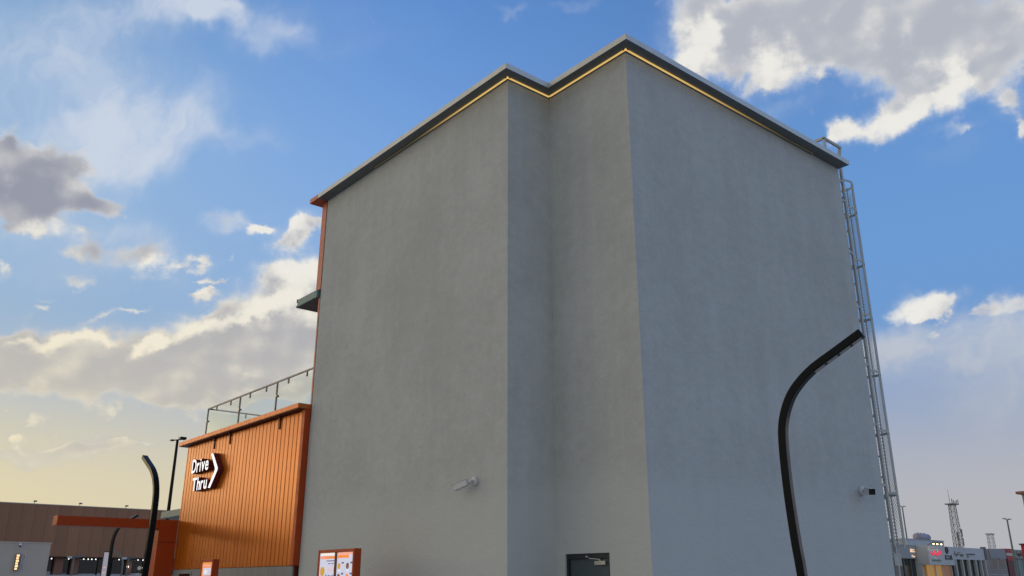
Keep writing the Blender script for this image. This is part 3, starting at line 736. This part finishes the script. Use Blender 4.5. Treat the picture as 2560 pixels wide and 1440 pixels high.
def item(parent, name, mat, x, y0, y1, z0, z1): return MB().box(x-0.004, x, min(y0,y1), max(y0,y1), z0, z1).build(name, mat, parent)
def oval(parent, name, mat, x, yc, zc, ry, rz):
    n = 14; pts = [(x-0.006, yc+ry*math.cos(2*math.pi*k/n), zc+rz*math.sin(2*math.pi*k/n)) for k in range(n)]
    back = [(x, p[1], p[2]) for p in pts]
    return MB().add(pts+back, [tuple(range(n))]+[(i,(i+1)%n,n+(i+1)%n,n+i) for i in range(n)]).build(name, mat, parent)
mx, ma, mb_, mt = -2.40, 4.98, 6.36, 2.205
mbo = menu_board('large orange menu board with two lit screens in front of the grey wall', mx, ma, mb_, mt, 0.15, 2)
mid = (ma+mb_)/2
for k_, (a, b) in enumerate(((mid+0.036, mb_-0.056), (ma+0.056, mid-0.036))):       # left screen (farther), right screen (nearer)
    sc = MB().box(mx+0.02, mx+0.10, a, b, 0.67, mt-0.062).build('screen', 'screen', mbo)
    X = mx+0.0195; W_ = b-a; T = mt-0.062
    def at(u, v): return b - W_*u, T - v
    def rect(nm, m, u0, u1, v0, v1):
        y0, z1 = at(u0, v0); y1, z0 = at(u1, v1); return item(sc, nm, m, X, y0, y1, z0, z1)
    if k_ == 0:
        rect('white_band', 'scr_white', 0.04, 0.97, 0.0, 0.045); rect('header', 'scr_orange', 0.06, 0.98, 0.055, 0.105); rect('header_text', 'scr_pink', 0.10, 0.34, 0.068, 0.092)
        for v, u0, u1 in ((0.135,0.45,0.95),(0.185,0.58,0.72),(0.185,0.78,0.92),(0.395,0.42,0.52),(0.395,0.60,0.72),(0.395,0.82,0.92)): rect('text_line', 'scr_ink', u0, u1, v, v+0.016)
        y, z = at(0.22, 0.33); o = oval(sc, 'dish_picture', 'scr_yellow', X, y, z, 0.085, 0.085); rect('dish_picture', 'scr_brown', 0.08, 0.34, 0.415, 0.455)
        rect('price_box', 'scr_pink', 0.62, 0.96, 0.265, 0.325); rect('price_box', 'screen', 0.65, 0.93, 0.277, 0.312).location.x -= 0.004
        rect('text_line', 'scr_ink', 0.16, 0.38, 0.505, 0.535)
    else:
        rect('header', 'scr_pink', 0.04, 0.97, 0.0, 0.04); rect('header', 'scr_orange', 0.05, 0.72, 0.045, 0.10); rect('header_text', 'scr_yellow', 0.30, 0.62, 0.055, 0.09)
        for q in range(3):
            for u in (0.16, 0.68):
                y, z = at(u, 0.24+q*0.19); oval(sc, 'dish_picture', ('scr_yellow', 'scr_brown', 'scr_orange')[(q+(u > .5)) % 3], X, y, z, 0.05, 0.055)
                rect('text_line', 'scr_ink', u+0.16, u+0.28, 0.17+q*0.19, 0.20+q*0.19); rect('text_line', 'scr_white', u-0.06, u+0.08, 0.31+q*0.19, 0.325+q*0.19)
mx2, ma2, mb2, mt2 = -2.45, 11.50, 12.24, 2.14
mb2o = menu_board('small orange promotion board with one lit screen before the slatted annex', mx2, ma2, mb2, mt2, 0.16, 1)
sc = MB().box(mx2+0.02, mx2+0.10, ma2+0.056, mb2-0.056, 0.67, mt2-0.062).build('screen', 'screen_warm', mb2o)
item(sc, 'header', 'scr_pink', mx2+0.0195, ma2+0.14, mb2-0.10, mt2-0.16, mt2-0.11)
item(sc, 'picture', 'screen', mx2+0.0195, ma2+0.12, mb2-0.14, mt2-0.36, mt2-0.19)
oval(sc, 'dish_picture', 'scr_white', mx2+0.0155, 11.92, 1.86, 0.07, 0.05)
item(sc, 'text_line', 'scr_white', mx2+0.0195, ma2+0.30, mb2-0.10, mt2-0.60, mt2-0.50)

# ================================================================== curved street lamps
LPTS = [(0.165,0,0.0),(0.13,0,0.9),(0.093,0,1.677),(0.064,0,2.062),(0.039,0,2.593),(0.037,0,3.096),(0.062,0,3.376),(0.139,0,3.605),(0.253,0,3.783),(0.463,0,3.973),(0.759,0,4.146),(1.073,0,4.326)]
LP = spline(LPTS, 6)
LA, LB = Vector(LPTS[-3]), Vector(LPTS[-1])
def lamp(label, base, ang, mat='black_metal', scale=1.0, group='curved street lamps'):
    t = thing('street_lamp', label, 'street lamp', (base[0], base[1], 0), group)
    hw, hd = 0.045, 0.062; vs = []; fs = []
    ref = LP[0].copy()
    for i, p in enumerate(LP):
        d = (LP[min(i+1, len(LP)-1)]-LP[max(i-1, 0)]).normalized(); n = Vector((d.z, 0, -d.x))    # n points to the arm's underside
        for a, b in ((-1,-1),(1,-1),(1,1),(-1,1)): vs.append(p + n*hw*a + Vector((0, hd*b, 0)))
    n_ = len(LP)
    for i in range(n_-1):
        for k in range(4): fs.append((i*4+k, i*4+(k+1) % 4, i*4+4+(k+1) % 4, i*4+4+k))
    fs += [(0,1,2,3), (n_*4-4, n_*4-3, n_*4-2, n_*4-1)]
    rot = Matrix.Translation((base[0], base[1], 0)) @ Matrix.Rotation(ang, 4, 'Z') @ Matrix.Scale(scale, 4) @ Matrix.Translation((-LPTS[0][0], 0, 0))
    MB().add(vs, fs).move(rot).build('pole', mat, t, bevel=0.008)
    MB().box(0.05, 0.36, -0.15, 0.15, 0.0, 0.03).move(rot).build('base_plate', mat, t)
    a, b = LA, LB; d = (b-a).normalized(); n = Vector((d.z, 0, -d.x))
    for u0, u1 in ((0.02,0.22),(0.27,0.47),(0.52,0.72),(0.77,0.94)):
        p, q = a.lerp(b, u0), a.lerp(b, u1)
        v = [p+n*0.042+Vector((0,-.038,0)), q+n*0.042+Vector((0,-.038,0)), q+n*0.042+Vector((0,.038,0)), p+n*0.042+Vector((0,.038,0))]
        v += [x + n*0.008 for x in v]
        MB().add(v, [(0,1,2,3),(7,6,5,4),(0,4,5,1),(1,5,6,2),(2,6,7,3),(3,7,4,0)]).move(rot).build('led_panel', 'lens', t)
    return t
YAW = R(-39.86)
def ang_of(x, y): return math.atan2(y, x)
ca, sa = math.cos(YAW), math.sin(YAW)
ARM = YAW - R(35)      # its arm leans towards the viewer
lamp('tall black curved lamp standing in front of the right-hand stucco wall', (-1.69+LPTS[0][0]*math.cos(ARM), -3.56+LPTS[0][0]*math.sin(ARM)), ARM)
lamp('black curved lamp rising above the orange portal, its head bent away', (-3.80, 12.15), ang_of(-0.06, 1.0), scale=1.06)
lamp('thin black curved lamp behind the portal with its head bent right', (0.25, 29.15), ang_of(0.916, 0.395))
lamp('small pale grey curved lamp in front of the brown building', (8.9, 57.6), ang_of(-0.60, 0.8), 'grey_metal', 0.88)

# ================================================================== far left: brown building, kiosk, small posts
BY = 66.5
bb = thing('brown_building', 'long flat-roofed building clad in brown panels above a dark shopfront', 'building', (-22, BY, 0))
box_part('body', 'brown', bb, -62.0, 19.0, BY+0.07, BY+14.0, 3.56, 7.36)
pn = 0.86
p0 = MB().box(0.006, pn-0.006, 0.0, 0.06, 3.58, 7.40).build('cladding_panel', 'brown', None); p0.parent = bb
for i in range(26):
    loc = (-3.2+i*pn+22, random.uniform(-0.006, 0.006), 0)
    if i == 0: p0.location = loc
    else: shared('cladding_panel', p0, bb, loc)
box_part('cladding', 'brown', bb, -62.0, -3.21, BY+0.0, BY+0.068, 3.58, 7.40)
box_part('parapet_cap', 'cream', bb, -62.0, 19.2, BY-0.03, BY+0.10, 7.402, 7.46)
box_part('soffit', 'door_frame', bb, -62.0, 19.0, BY+0.02, BY+2.0, 3.50, 3.558)
box_part('back_wall', 'dark_orange', bb, -62.0, 19.0, BY+2.01, BY+13.9, 0.0, 3.55)
for x0, x1 in ((6.66,7.28),(7.86,8.42),(12.05,12.45),(13.55,13.95),(4.9,5.5),(15.2,15.8),(-2.0,-1.2),(-8,-7),(-16,-15),(-26,-25),(-38,-37)):
    box_part('pier', 'brown_pier', bb, x0, x1, BY+0.5, BY+1.2, 0.0, 3.498)
for x0, x1 in ((5.52,6.64),(7.30,7.84),(8.44,9.9),(9.93,11.0),(11.03,12.03),(12.47,13.53),(13.97,15.18),(-1.18,4.88),(-15,-8),(-25,-16)):
    pa = box_part('shop_window', 'dark_glass', bb, x0+0.02, x1-0.02, BY+1.0, BY+1.05, 0.1, 3.45)
    if x0 > 5: box_part('painted_reflection', 'pale_wall', pa, x0+0.05, x1-0.08, BY+0.97, BY+0.995, 0.1, 2.42 + 0.10*math.sin(x0*5))  # pale boxes imitate reflections in the lower shop glass
for x in (6.05,6.38,7.62,8.72,9.05,9.32,9.62,12.9,13.3,10.6,11.4): MB().ball((x, BY+0.55, 3.42), 0.05, 8, 5).build('downlight', 'small_light', bb)
for x, zz, r in ((12.10,2.88,0.085),(13.42,2.80,0.16)): MB().ball((x, BY+0.4, zz), r, 10, 6).build('globe_light', 'lamp_white', bb)
for x in (4.41, 7.69, 11.24, 14.69):
    rc = MB().tube([(x,BY+0.2,7.46),(x,BY+0.2,7.62)], 0.02, 6).box(x-0.06, x+0.16, BY+0.1, BY+0.3, 7.60, 7.70)
    rc.build('roof_camera', 'antenna', bb)

KY = 38.0
kb = thing('grey_kiosk', 'plain grey flat-roofed kiosk at the left edge of the picture', 'building', (-4.0, KY, 0))
box_part('wall', 'kiosk', kb, -9.0, -0.19, KY, KY+6.0, 0.0, 3.40)
box_part('parapet_cap', 'kiosk', kb, -9.03, -0.16, KY-0.03, KY+6.03, 3.402, 3.46)
ks = thing('kiosk_sign', 'warm lit upright sign with pale lettering on the grey kiosk', 'sign', (-1.4, KY-0.02, 2.2))
box_part('light_box', 'ink_grey', ks, -1.62, -1.44, KY-0.13, KY-0.003, 2.16, 2.92)
for i in range(6): box_part('lit_letter', 'kiosk_lit', ks, -1.60, -1.50+0.02*(i % 2), KY-0.145, KY-0.131, 2.20+i*0.118, 2.29+i*0.118)
lt = MB()
for a, b in (((-1.36,2.24),(-1.36,2.88)),((-1.36,2.88),(-1.22,2.88)),((-1.22,2.88),(-1.20,2.70)),((-1.20,2.70),(-1.28,2.52)),((-1.28,2.52),(-1.20,2.24)),((-1.36,2.54),(-1.28,2.52))):
    lt.bar((a[0],KY-0.03,a[1]), (b[0],KY-0.03,b[1]), 0.03, 0.035)
lt.build('outline_letter', 'white_plastic', ks)
bullet('tiny white camera under the parapet of the grey kiosk', (-1.52, KY-0.001, 3.34), (0, -1, 0), (-0.2, -0.9, -0.4), 0.16)

bw = thing('boundary_wall', 'low pale wall in front of the brown building shopfront', 'wall', (6, 61, 0))
box_part('wall', 'pale_wall', bw, -6.0, 17.5, 61.0, 61.2, 0.0, 2.12)
box_part('wall_cap', 'pale_wall', bw, -6.05, 17.55, 60.97, 61.23, 2.122, 2.17)

tt = thing('totem_sign', 'narrow white upright totem sign between the lamps at the lower left', 'sign', (2.97, 40.0, 0))
box_part('cabinet', 'door_frame', tt, 2.85, 3.14, 40.03, 40.20, 0.0, 3.18)
box_part('panel', 'totem', tt, 2.855, 3.085, 40.0, 40.028, 0.3, 3.13)
for zz, dz_ in ((2.35,0.05),(2.10,0.05),(1.85,0.05)): MB().box(2.90, 3.02, 39.992, 39.998, zz, zz+dz_).build('lettering', 'scr_pink', tt)
for zz in (3.02, 2.45, 1.98): MB().ball((3.19,40.1,zz), 0.045, 8, 5).build('spot_lamp', 'white_plastic', tt)

def flood_post(label, x, y, h):
    t = thing('floodlight_post', label, 'light post', (x, y, 0), 'small floodlight posts')
    MB().tube([(x,y,0),(x,y,h)], 0.05, 8).build('pole', 'grey_metal', t)
    MB().bar((x-0.30,y,h-0.08), (x+0.34,y,h-0.02), 0.05).build('cross_arm', 'grey_metal', t)
    MB().box(x+0.12, x+0.42, y-0.12, y+0.05, h-0.02, h+0.12).build('lamp_head', 'antenna', t)
    MB().box(x-0.40, x-0.14, y-0.12, y+0.05, h-0.10, h+0.03).build('lamp_head', 'white_plastic', t)
flood_post('small twin floodlight post left of the white totem', 5.06, 55.0, 3.26)
flood_post('small twin floodlight post right of the white totem', 8.55, 55.0, 3.26)

tp = thing('tall_light_pole', 'tall thin dark pole with twin lamp heads behind the orange annex', 'light post', (3.85, 34.0, 0))
MB().tube([(3.85,34,0),(3.85,34,8.35)], [0.11, 0.065], 10).build('pole', 'black_metal', tp)
MB().bar((3.6,34,8.30), (4.1,34,8.40), 0.05).build('cross_arm', 'black_metal', tp)
MB().box(3.92, 4.22, 33.8, 34.1, 8.38, 8.50).build('lamp_head', 'black_metal', tp)
MB().box(3.50, 3.66, 33.85, 34.1, 8.27, 8.33).build('lamp_head', 'black_metal', tp)

# ================================================================== far right: a row of shops
SY = 27.66
sr = thing('grey_shop', 'low grey shop with dark glass front behind the ladder', 'building', (66, SY, 0))
box_part('sign_band', 'shop_grey', sr, 58.0, 67.9, SY, SY+9, 3.62, 4.72)
box_part('band_cap', 'mullion', sr, 57.9, 67.9, SY-0.05, SY+0.1, 4.722, 4.78)
for i in range(8):
    x0 = 58.1+i*1.22; pa = box_part('window', 'shop_glass', sr, x0, x0+1.14, SY+0.25, SY+0.3, 0.1, 3.615)
    box_part('mullion', 'grey_metal', pa, x0+1.14, x0+1.22, SY+0.18, SY+0.32, 0.0, 3.616)
box_part('rear_wall', 'shop_grey', sr, 58.0, 67.9, SY+0.6, SY+8.9, 0.0, 3.61)
sb = thing('lit_shop', 'pale shop with spotlit sign panel and warm lit window', 'building', (68.5, SY-1, 0))
box_part('sign_panel', 'shop_white', sb, 66.3, 71.2, SY-1.0, SY+3, 3.12, 4.70)
for x0, x1, m in ((66.5,67.9,'warm_glass'),(68.0,69.3,'warm_glass'),(69.4,71.0,'scr_brown')):
    pa = box_part('window', m, sb, x0, x1, SY-0.6, SY-0.55, 0.1, 3.11)
    box_part('mullion', 'mullion', pa, x1, x1+0.09, SY-0.7, SY-0.5, 0.0, 3.115)
box_part('rear_wall', 'shop_white', sb, 66.3, 71.2, SY-0.3, SY+2.9, 0.0, 3.11)
for x in (66.55, 67.25, 68.0):
    sp = MB().bar((x,SY-0.9,4.74), (x-0.02,SY-1.5,4.96), 0.05).box(x-0.09, x+0.09, SY-1.6, SY-1.4, 4.86, 5.0).build('spotlight', 'antenna', sb)
    MB().ball((x, SY-1.48, 4.84), 0.075, 8, 5).build('bulb', 'lamp_warm', sp)
    l = bpy.data.lights.new('spot_glow', 'SPOT'); l.energy = 55; l.color = (1.0, 0.72, 0.30); l.spot_size = R(75); l.spot_blend = 0.6; l.shadow_soft_size = 0.05
    lo = bpy.data.objects.new('spotlight_beam', l); COL.objects.link(lo); lo.parent = sb
    lo.location = Vector((x, SY-1.46, 4.80)) - Vector(sb.location); lo.rotation_euler = (R(28), 0, 0)
wsx = thing('white_shop', 'white shop front with tall glass bays and pale sign band', 'building', (75.5, SY, 0))
box_part('sign_band', 'shop_white', wsx, 71.25, 80.1, SY, SY+9, 3.70, 4.78)
xs = [71.3, 72.42, 73.64, 75.04, 76.4, 77.95, 79.1, 80.0]
for a, b in zip(xs[:-1], xs[1:]):
    pa = box_part('window', 'shop_glass', wsx, a+0.09, b-0.09, SY+0.2, SY+0.25, 0.1, 3.695)
    box_part('mullion', 'mullion', pa, b-0.09, b+0.09, SY-0.04, SY+0.3, 0.0, 3.698)
box_part('rear_wall', 'shop_white', wsx, 71.3, 80.0, SY+0.6, SY+8.9, 0.0, 3.69)
box_part('end_fin', 'antenna', wsx, 80.11, 80.45, SY-0.1, SY+0.3, 3.75, 4.95)
rb = thing('roof_block', 'pale block house standing on the roof of the grey shop', 'building', (78.8, SY+5, 0))
box_part('wall', 'shop_white', rb, 75.0, 83.0, SY+5, SY+9.5, 4.0, 5.72)
box_part('roof_cap', 'shop_grey', rb, 74.95, 83.05, SY+4.95, SY+9.55, 5.722, 5.78)
wt_ = thing('water_tank', 'lilac grey water tank on the block house roof', 'tank', (84.7, SY+8, 5.78))
MB().tube([(83.4,SY+8,6.30),(86.0,SY+8,6.30)], 0.38, 14).build('tank', 'tank', wt_, True)
for x in (83.9, 84.6, 85.3): MB().tube([(x,SY+8,6.6),(x,SY+8,6.76)], 0.12, 8).build('lid', 'tank', wt_)
box_part('cradle', 'antenna', wt_, 83.4, 86.0, SY+7.7, SY+8.3, 5.785, 5.95)

def script_sign(name, label, mat, x0, x1, z0, z1, y, n, seed, group=None):
    """Small joined-up Arabic-style lettering: a base stroke with risers, bowls and dots."""
    t = thing(name, label, 'sign', ((x0+x1)/2, y, z0), group); rnd = random.Random(seed)
    w_ = x1-x0; h = z1-z0; th = max(0.05, h*0.16)
    MB().box(x0, x1, y-0.06, y-0.003, z0+h*0.28, z0+h*0.28+th).build('base_stroke', mat, t)
    for i in range(n):
        x = x0 + w_*(i+0.5)/n; k = rnd.choice('rrbd')
        m = MB()
        if k == 'r': m.box(x-th*0.4, x+th*0.4, y-0.061, y-0.004, z0+h*0.29+th, z0+h*rnd.uniform(0.75, 1.0))
        elif k == 'b':
            pts = [(x+math.cos(a)*w_/n*0.45, y-0.03, z0+h*0.26+math.sin(a)*h*0.26) for a in [math.pi+j*math.pi/6 for j in range(7)]]
            m.tube(pts, th*0.38, 6)
        else: m.box(x-th*0.5, x+th*0.5, y-0.06, y-0.003, z0+h*0.62, z0+h*0.62+th)
        m.build('stroke', mat, t)
    return t
script_sign('shop_sign', 'peach lit sign of stacked lettering on the grey shop', 'sign_peach', 65.15, 65.95, 4.02, 4.50, SY, 4, 1)
ss = script_sign('shop_sign', 'small peach lettering below the stacked lit sign', 'sign_peach', 65.3, 65.8, 3.75, 3.92, SY, 3, 9)
script_sign('shop_sign', 'red lit lettering under the three warm spotlights', 'sign_red', 66.75, 68.75, 3.90, 4.32, SY-1.0, 7, 2)
script_sign('shop_sign', 'small green lettering below the red lit sign', 'ink_green', 66.8, 68.5, 3.38, 3.60, SY-1.0, 5, 3)
em = thing('shop_emblem', 'round dark emblem with red and green inside above bold dark lettering', 'sign', (69.85, SY-1, 4.3))
n = 16; ring = [(69.87+0.24*math.cos(2*math.pi*k/n), SY-1.04, 4.38+0.26*math.sin(2*math.pi*k/n)) for k in range(n+1)]
MB().tube(ring, 0.045, 6).build('ring', 'ink', em); MB().bar((69.74,SY-1.03,4.50), (69.98,SY-1.03,4.26), 0.07, 0.08).build('stripe', 'red', em); MB().bar((69.80,SY-1.03,4.18), (69.98,SY-1.03,4.20), 0.06).build('stripe', 'ink_green', em)
script_sign('shop_sign', 'bold dark lettering below the round emblem', 'ink', 69.35, 70.75, 3.42, 4.08, SY-1.0, 5, 4)
script_sign('shop_sign', 'olive grey square lettering on the white shop, leftmost of its signs', 'ink_grey', 71.75, 72.95, 4.02, 4.34, SY, 4, 5)
script_sign('shop_sign', 'olive grey flowing lettering in the middle of the white shop band', 'ink_grey', 73.5, 75.4, 3.98, 4.44, SY, 6, 6)
script_sign('shop_sign', 'dark blue lettering at the right of the white shop band', 'ink_blue', 76.1, 77.9, 4.10, 4.28, SY, 8, 7)
script_sign('shop_sign', 'tiny dark blue line under the dark blue lettering', 'ink_blue', 76.1, 76.6, 3.92, 3.98, SY, 3, 8)

FY = 36.0
be = thing('beige_building', 'beige two storey building with two dark upper windows', 'building', (104, FY, 0))
box_part('wall', 'shop_beige', be, 100.6, 106.6, FY, FY+12, 0.0, 5.52)
box_part('front_panel', 'shop_grey', be, 101.9, 106.6, FY-0.12, FY-0.003, 4.45, 5.56)
for x0, x1 in ((102.2,103.7),(104.5,106.0)):
    wn_ = box_part('window', 'mullion', be, x0-0.08, x1+0.08, FY-0.06, FY-0.004, 3.14, 4.42)
    box_part('pane', 'dark_glass', wn_, x0, x1, FY-0.075, FY-0.061, 3.2, 4.36)
for x0, x1 in ((101.2,103.6),(104.4,106.2)):
    wn_ = box_part('window', 'mullion', be, x0-0.08, x1+0.08, FY-0.06, FY-0.004, 0.2, 2.6)
    box_part('pane', 'shop_glass', wn_, x0, x1, FY-0.075, FY-0.061, 0.3, 2.5)
rs = thing('red_shop', 'narrow shop front with red and cream bands beside the beige building', 'building', (107.8, FY, 0))
box_part('upper_band', 'red', rs, 106.63, 109.0, FY-0.2, FY+8, 5.16, 5.66)
box_part('cream_band', 'cream', rs, 106.63, 109.0, FY-0.2, FY+8, 4.82, 5.155)
box_part('lower_band', 'red', rs, 106.63, 109.0, FY-0.2, FY+8, 4.25, 4.815)
box_part('front', 'maroon', rs, 106.63, 109.0, FY-0.15, FY+8, 0.0, 4.245)
gs = thing('green_shop', 'grey green glazed shop front between the red shops', 'building', (110.5, FY, 0))
box_part('sign_band', 'shop_beige', gs, 109.05, 112.4, FY-0.1, FY+8, 4.55, 5.60)
for x0, x1 in ((109.15,110.3),(110.4,111.9)):
    pa = box_part('window', 'green', gs, x0, x1, FY+0.1, FY+0.15, 0.1, 4.545); box_part('mullion', 'mullion', pa, x1, x1+0.09, FY+0.0, FY+0.2, 0.0, 4.546)
box_part('rear_wall', 'shop_grey', gs, 109.05, 112.4, FY+0.4, FY+7.9, 0.0, 4.54)
script_sign('shop_sign', 'dark lettering on the band of the grey green shop', 'ink', 109.7, 111.9, 4.85, 5.55, FY-0.1, 5, 12)
rr = thing('red_building', 'bright red building cut by the right edge of the picture', 'building', (97.5, 27.0, 0))
box_part('wall', 'red', rr, 95.7, 101.5, 24.0, 30.0, 0.0, 5.62)
box_part('parapet_cap', 'maroon', rr, 95.5, 101.6, 23.9, 30.1, 5.622, 5.76)
tb = thing('tan_building', 'tall tan building with a dark cornice at the right edge', 'building', (190, 51, 0))
box_part('wall', 'tan', tb, 182.4, 205, 42, 60, 0.0, 18.7)
box_part('cornice', 'brown_pier', tb, 181.0, 206, 41.0, 60.6, 18.702, 19.2)

# telecom masts
def mast(label, x, y, z0, z1, wb, wt2, seed, dense=True):
    t = thing('telecom_mast', label, 'mast', (x, y, z0)); rnd = random.Random(seed)
    n = max(4, int((z1-z0)/1.1)); c = [(-1,-1),(1,-1),(1,1),(-1,1)]
    wd = lambda q: (wb+(wt2-wb)*q)/2
    for a, b in c:
        MB().bar((x+a*wd(0),y+b*wd(0),z0), (x+a*wd(1),y+b*wd(1),z1), 0.09).build('leg', 'tower', t)
    br = MB()
    for i in range(n):
        q0, q1 = i/n, (i+1)/n; za, zb = z0+(z1-z0)*q0, z0+(z1-z0)*q1
        for k in range(4):
            (a0,b0),(a1,b1) = c[k], c[(k+1) % 4]
            br.bar((x+a0*wd(q0),y+b0*wd(q0),za), (x+a1*wd(q1),y+b1*wd(q1),zb), 0.06); br.bar((x+a1*wd(q0),y+b1*wd(q0),za), (x+a0*wd(q1),y+b0*wd(q1),zb), 0.06)
            br.bar((x+a0*wd(q1),y+b0*wd(q1),zb), (x+a1*wd(q1),y+b1*wd(q1),zb), 0.06)
    br.build('bracing', 'tower', t)
    if dense:
        MB().box(x-1.25, x+1.25, y-0.7, y+0.7, z1-0.05, z1+0.12).build('platform', 'antenna', t)
        for k in range(5): MB().box(x-1.25+k*0.6-0.05, x-1.25+k*0.6+0.05, y-0.7, y-0.6, z1+0.12, z1+0.55+0.35*abs(k-2)/2).build('platform_antenna', 'antenna', t)
        MB().tube([(x-0.6,y,z1),(x-0.75,y,z1+2.6)], [0.05, 0.02], 6).build('whip', 'antenna', t)
        for k in range(11):
            q = rnd.uniform(0.02, 0.93); sx = rnd.choice((-1, 1)); zz = z0+(z1-z0)*q; xx = x+sx*(wd(q)+0.35)
            if k % 3 == 0: MB().tube([(xx,y-0.5,zz),(xx,y-0.75,zz)], rnd.uniform(0.3, 0.48), 12).build('dish', 'antenna' if k % 2 else 'lens', t)
            else: MB().box(xx-0.12, xx+0.12, y-0.6, y-0.4, zz-0.65, zz+0.65).build('panel_antenna', 'lens' if k % 2 else 'antenna', t)
    else: MB().box(x-wt2*1.0, x+wt2*1.0, y-0.8, y+0.8, z1-0.1, z1+0.35).build('platform', 'tower', t)
mast('lattice telecom mast crowded with dishes and antennas above the shops', 149.6, 60.0, 0.0, 14.9, 1.5, 0.9, 3)
mast('faint distant lattice mast above the beige building', 289.3, 110.0, 0.0, 16.4, 1.9, 1.5, 4, False)

def twin_light(label, x, y, h, arm):
    t = thing('twin_street_light', label, 'street light', (x, y, 0), 'distant twin arm street lights')
    MB().tube([(x,y,0),(x,y,h)], [0.13, 0.08], 8).build('pole', 'grey_metal', t)
    for s in (-1, 1):
        MB().bar((x,y,h-0.05), (x+s*arm*0.5,y,h+0.10), 0.06).build('arm', 'grey_metal', t)
        MB().box(x+min(s*arm*0.45, s*arm), x+max(s*arm*0.45, s*arm), y-0.12, y+0.12, h+0.06, h+0.16).build('lamp_head', 'lens', t)
twin_light('twin arm street light standing before the red shop', 88.0, 28.0, 7.85, 0.85)
twin_light('far twin arm street light just right of the roof ladder', 100.4, 45.0, 10.9, 0.75)
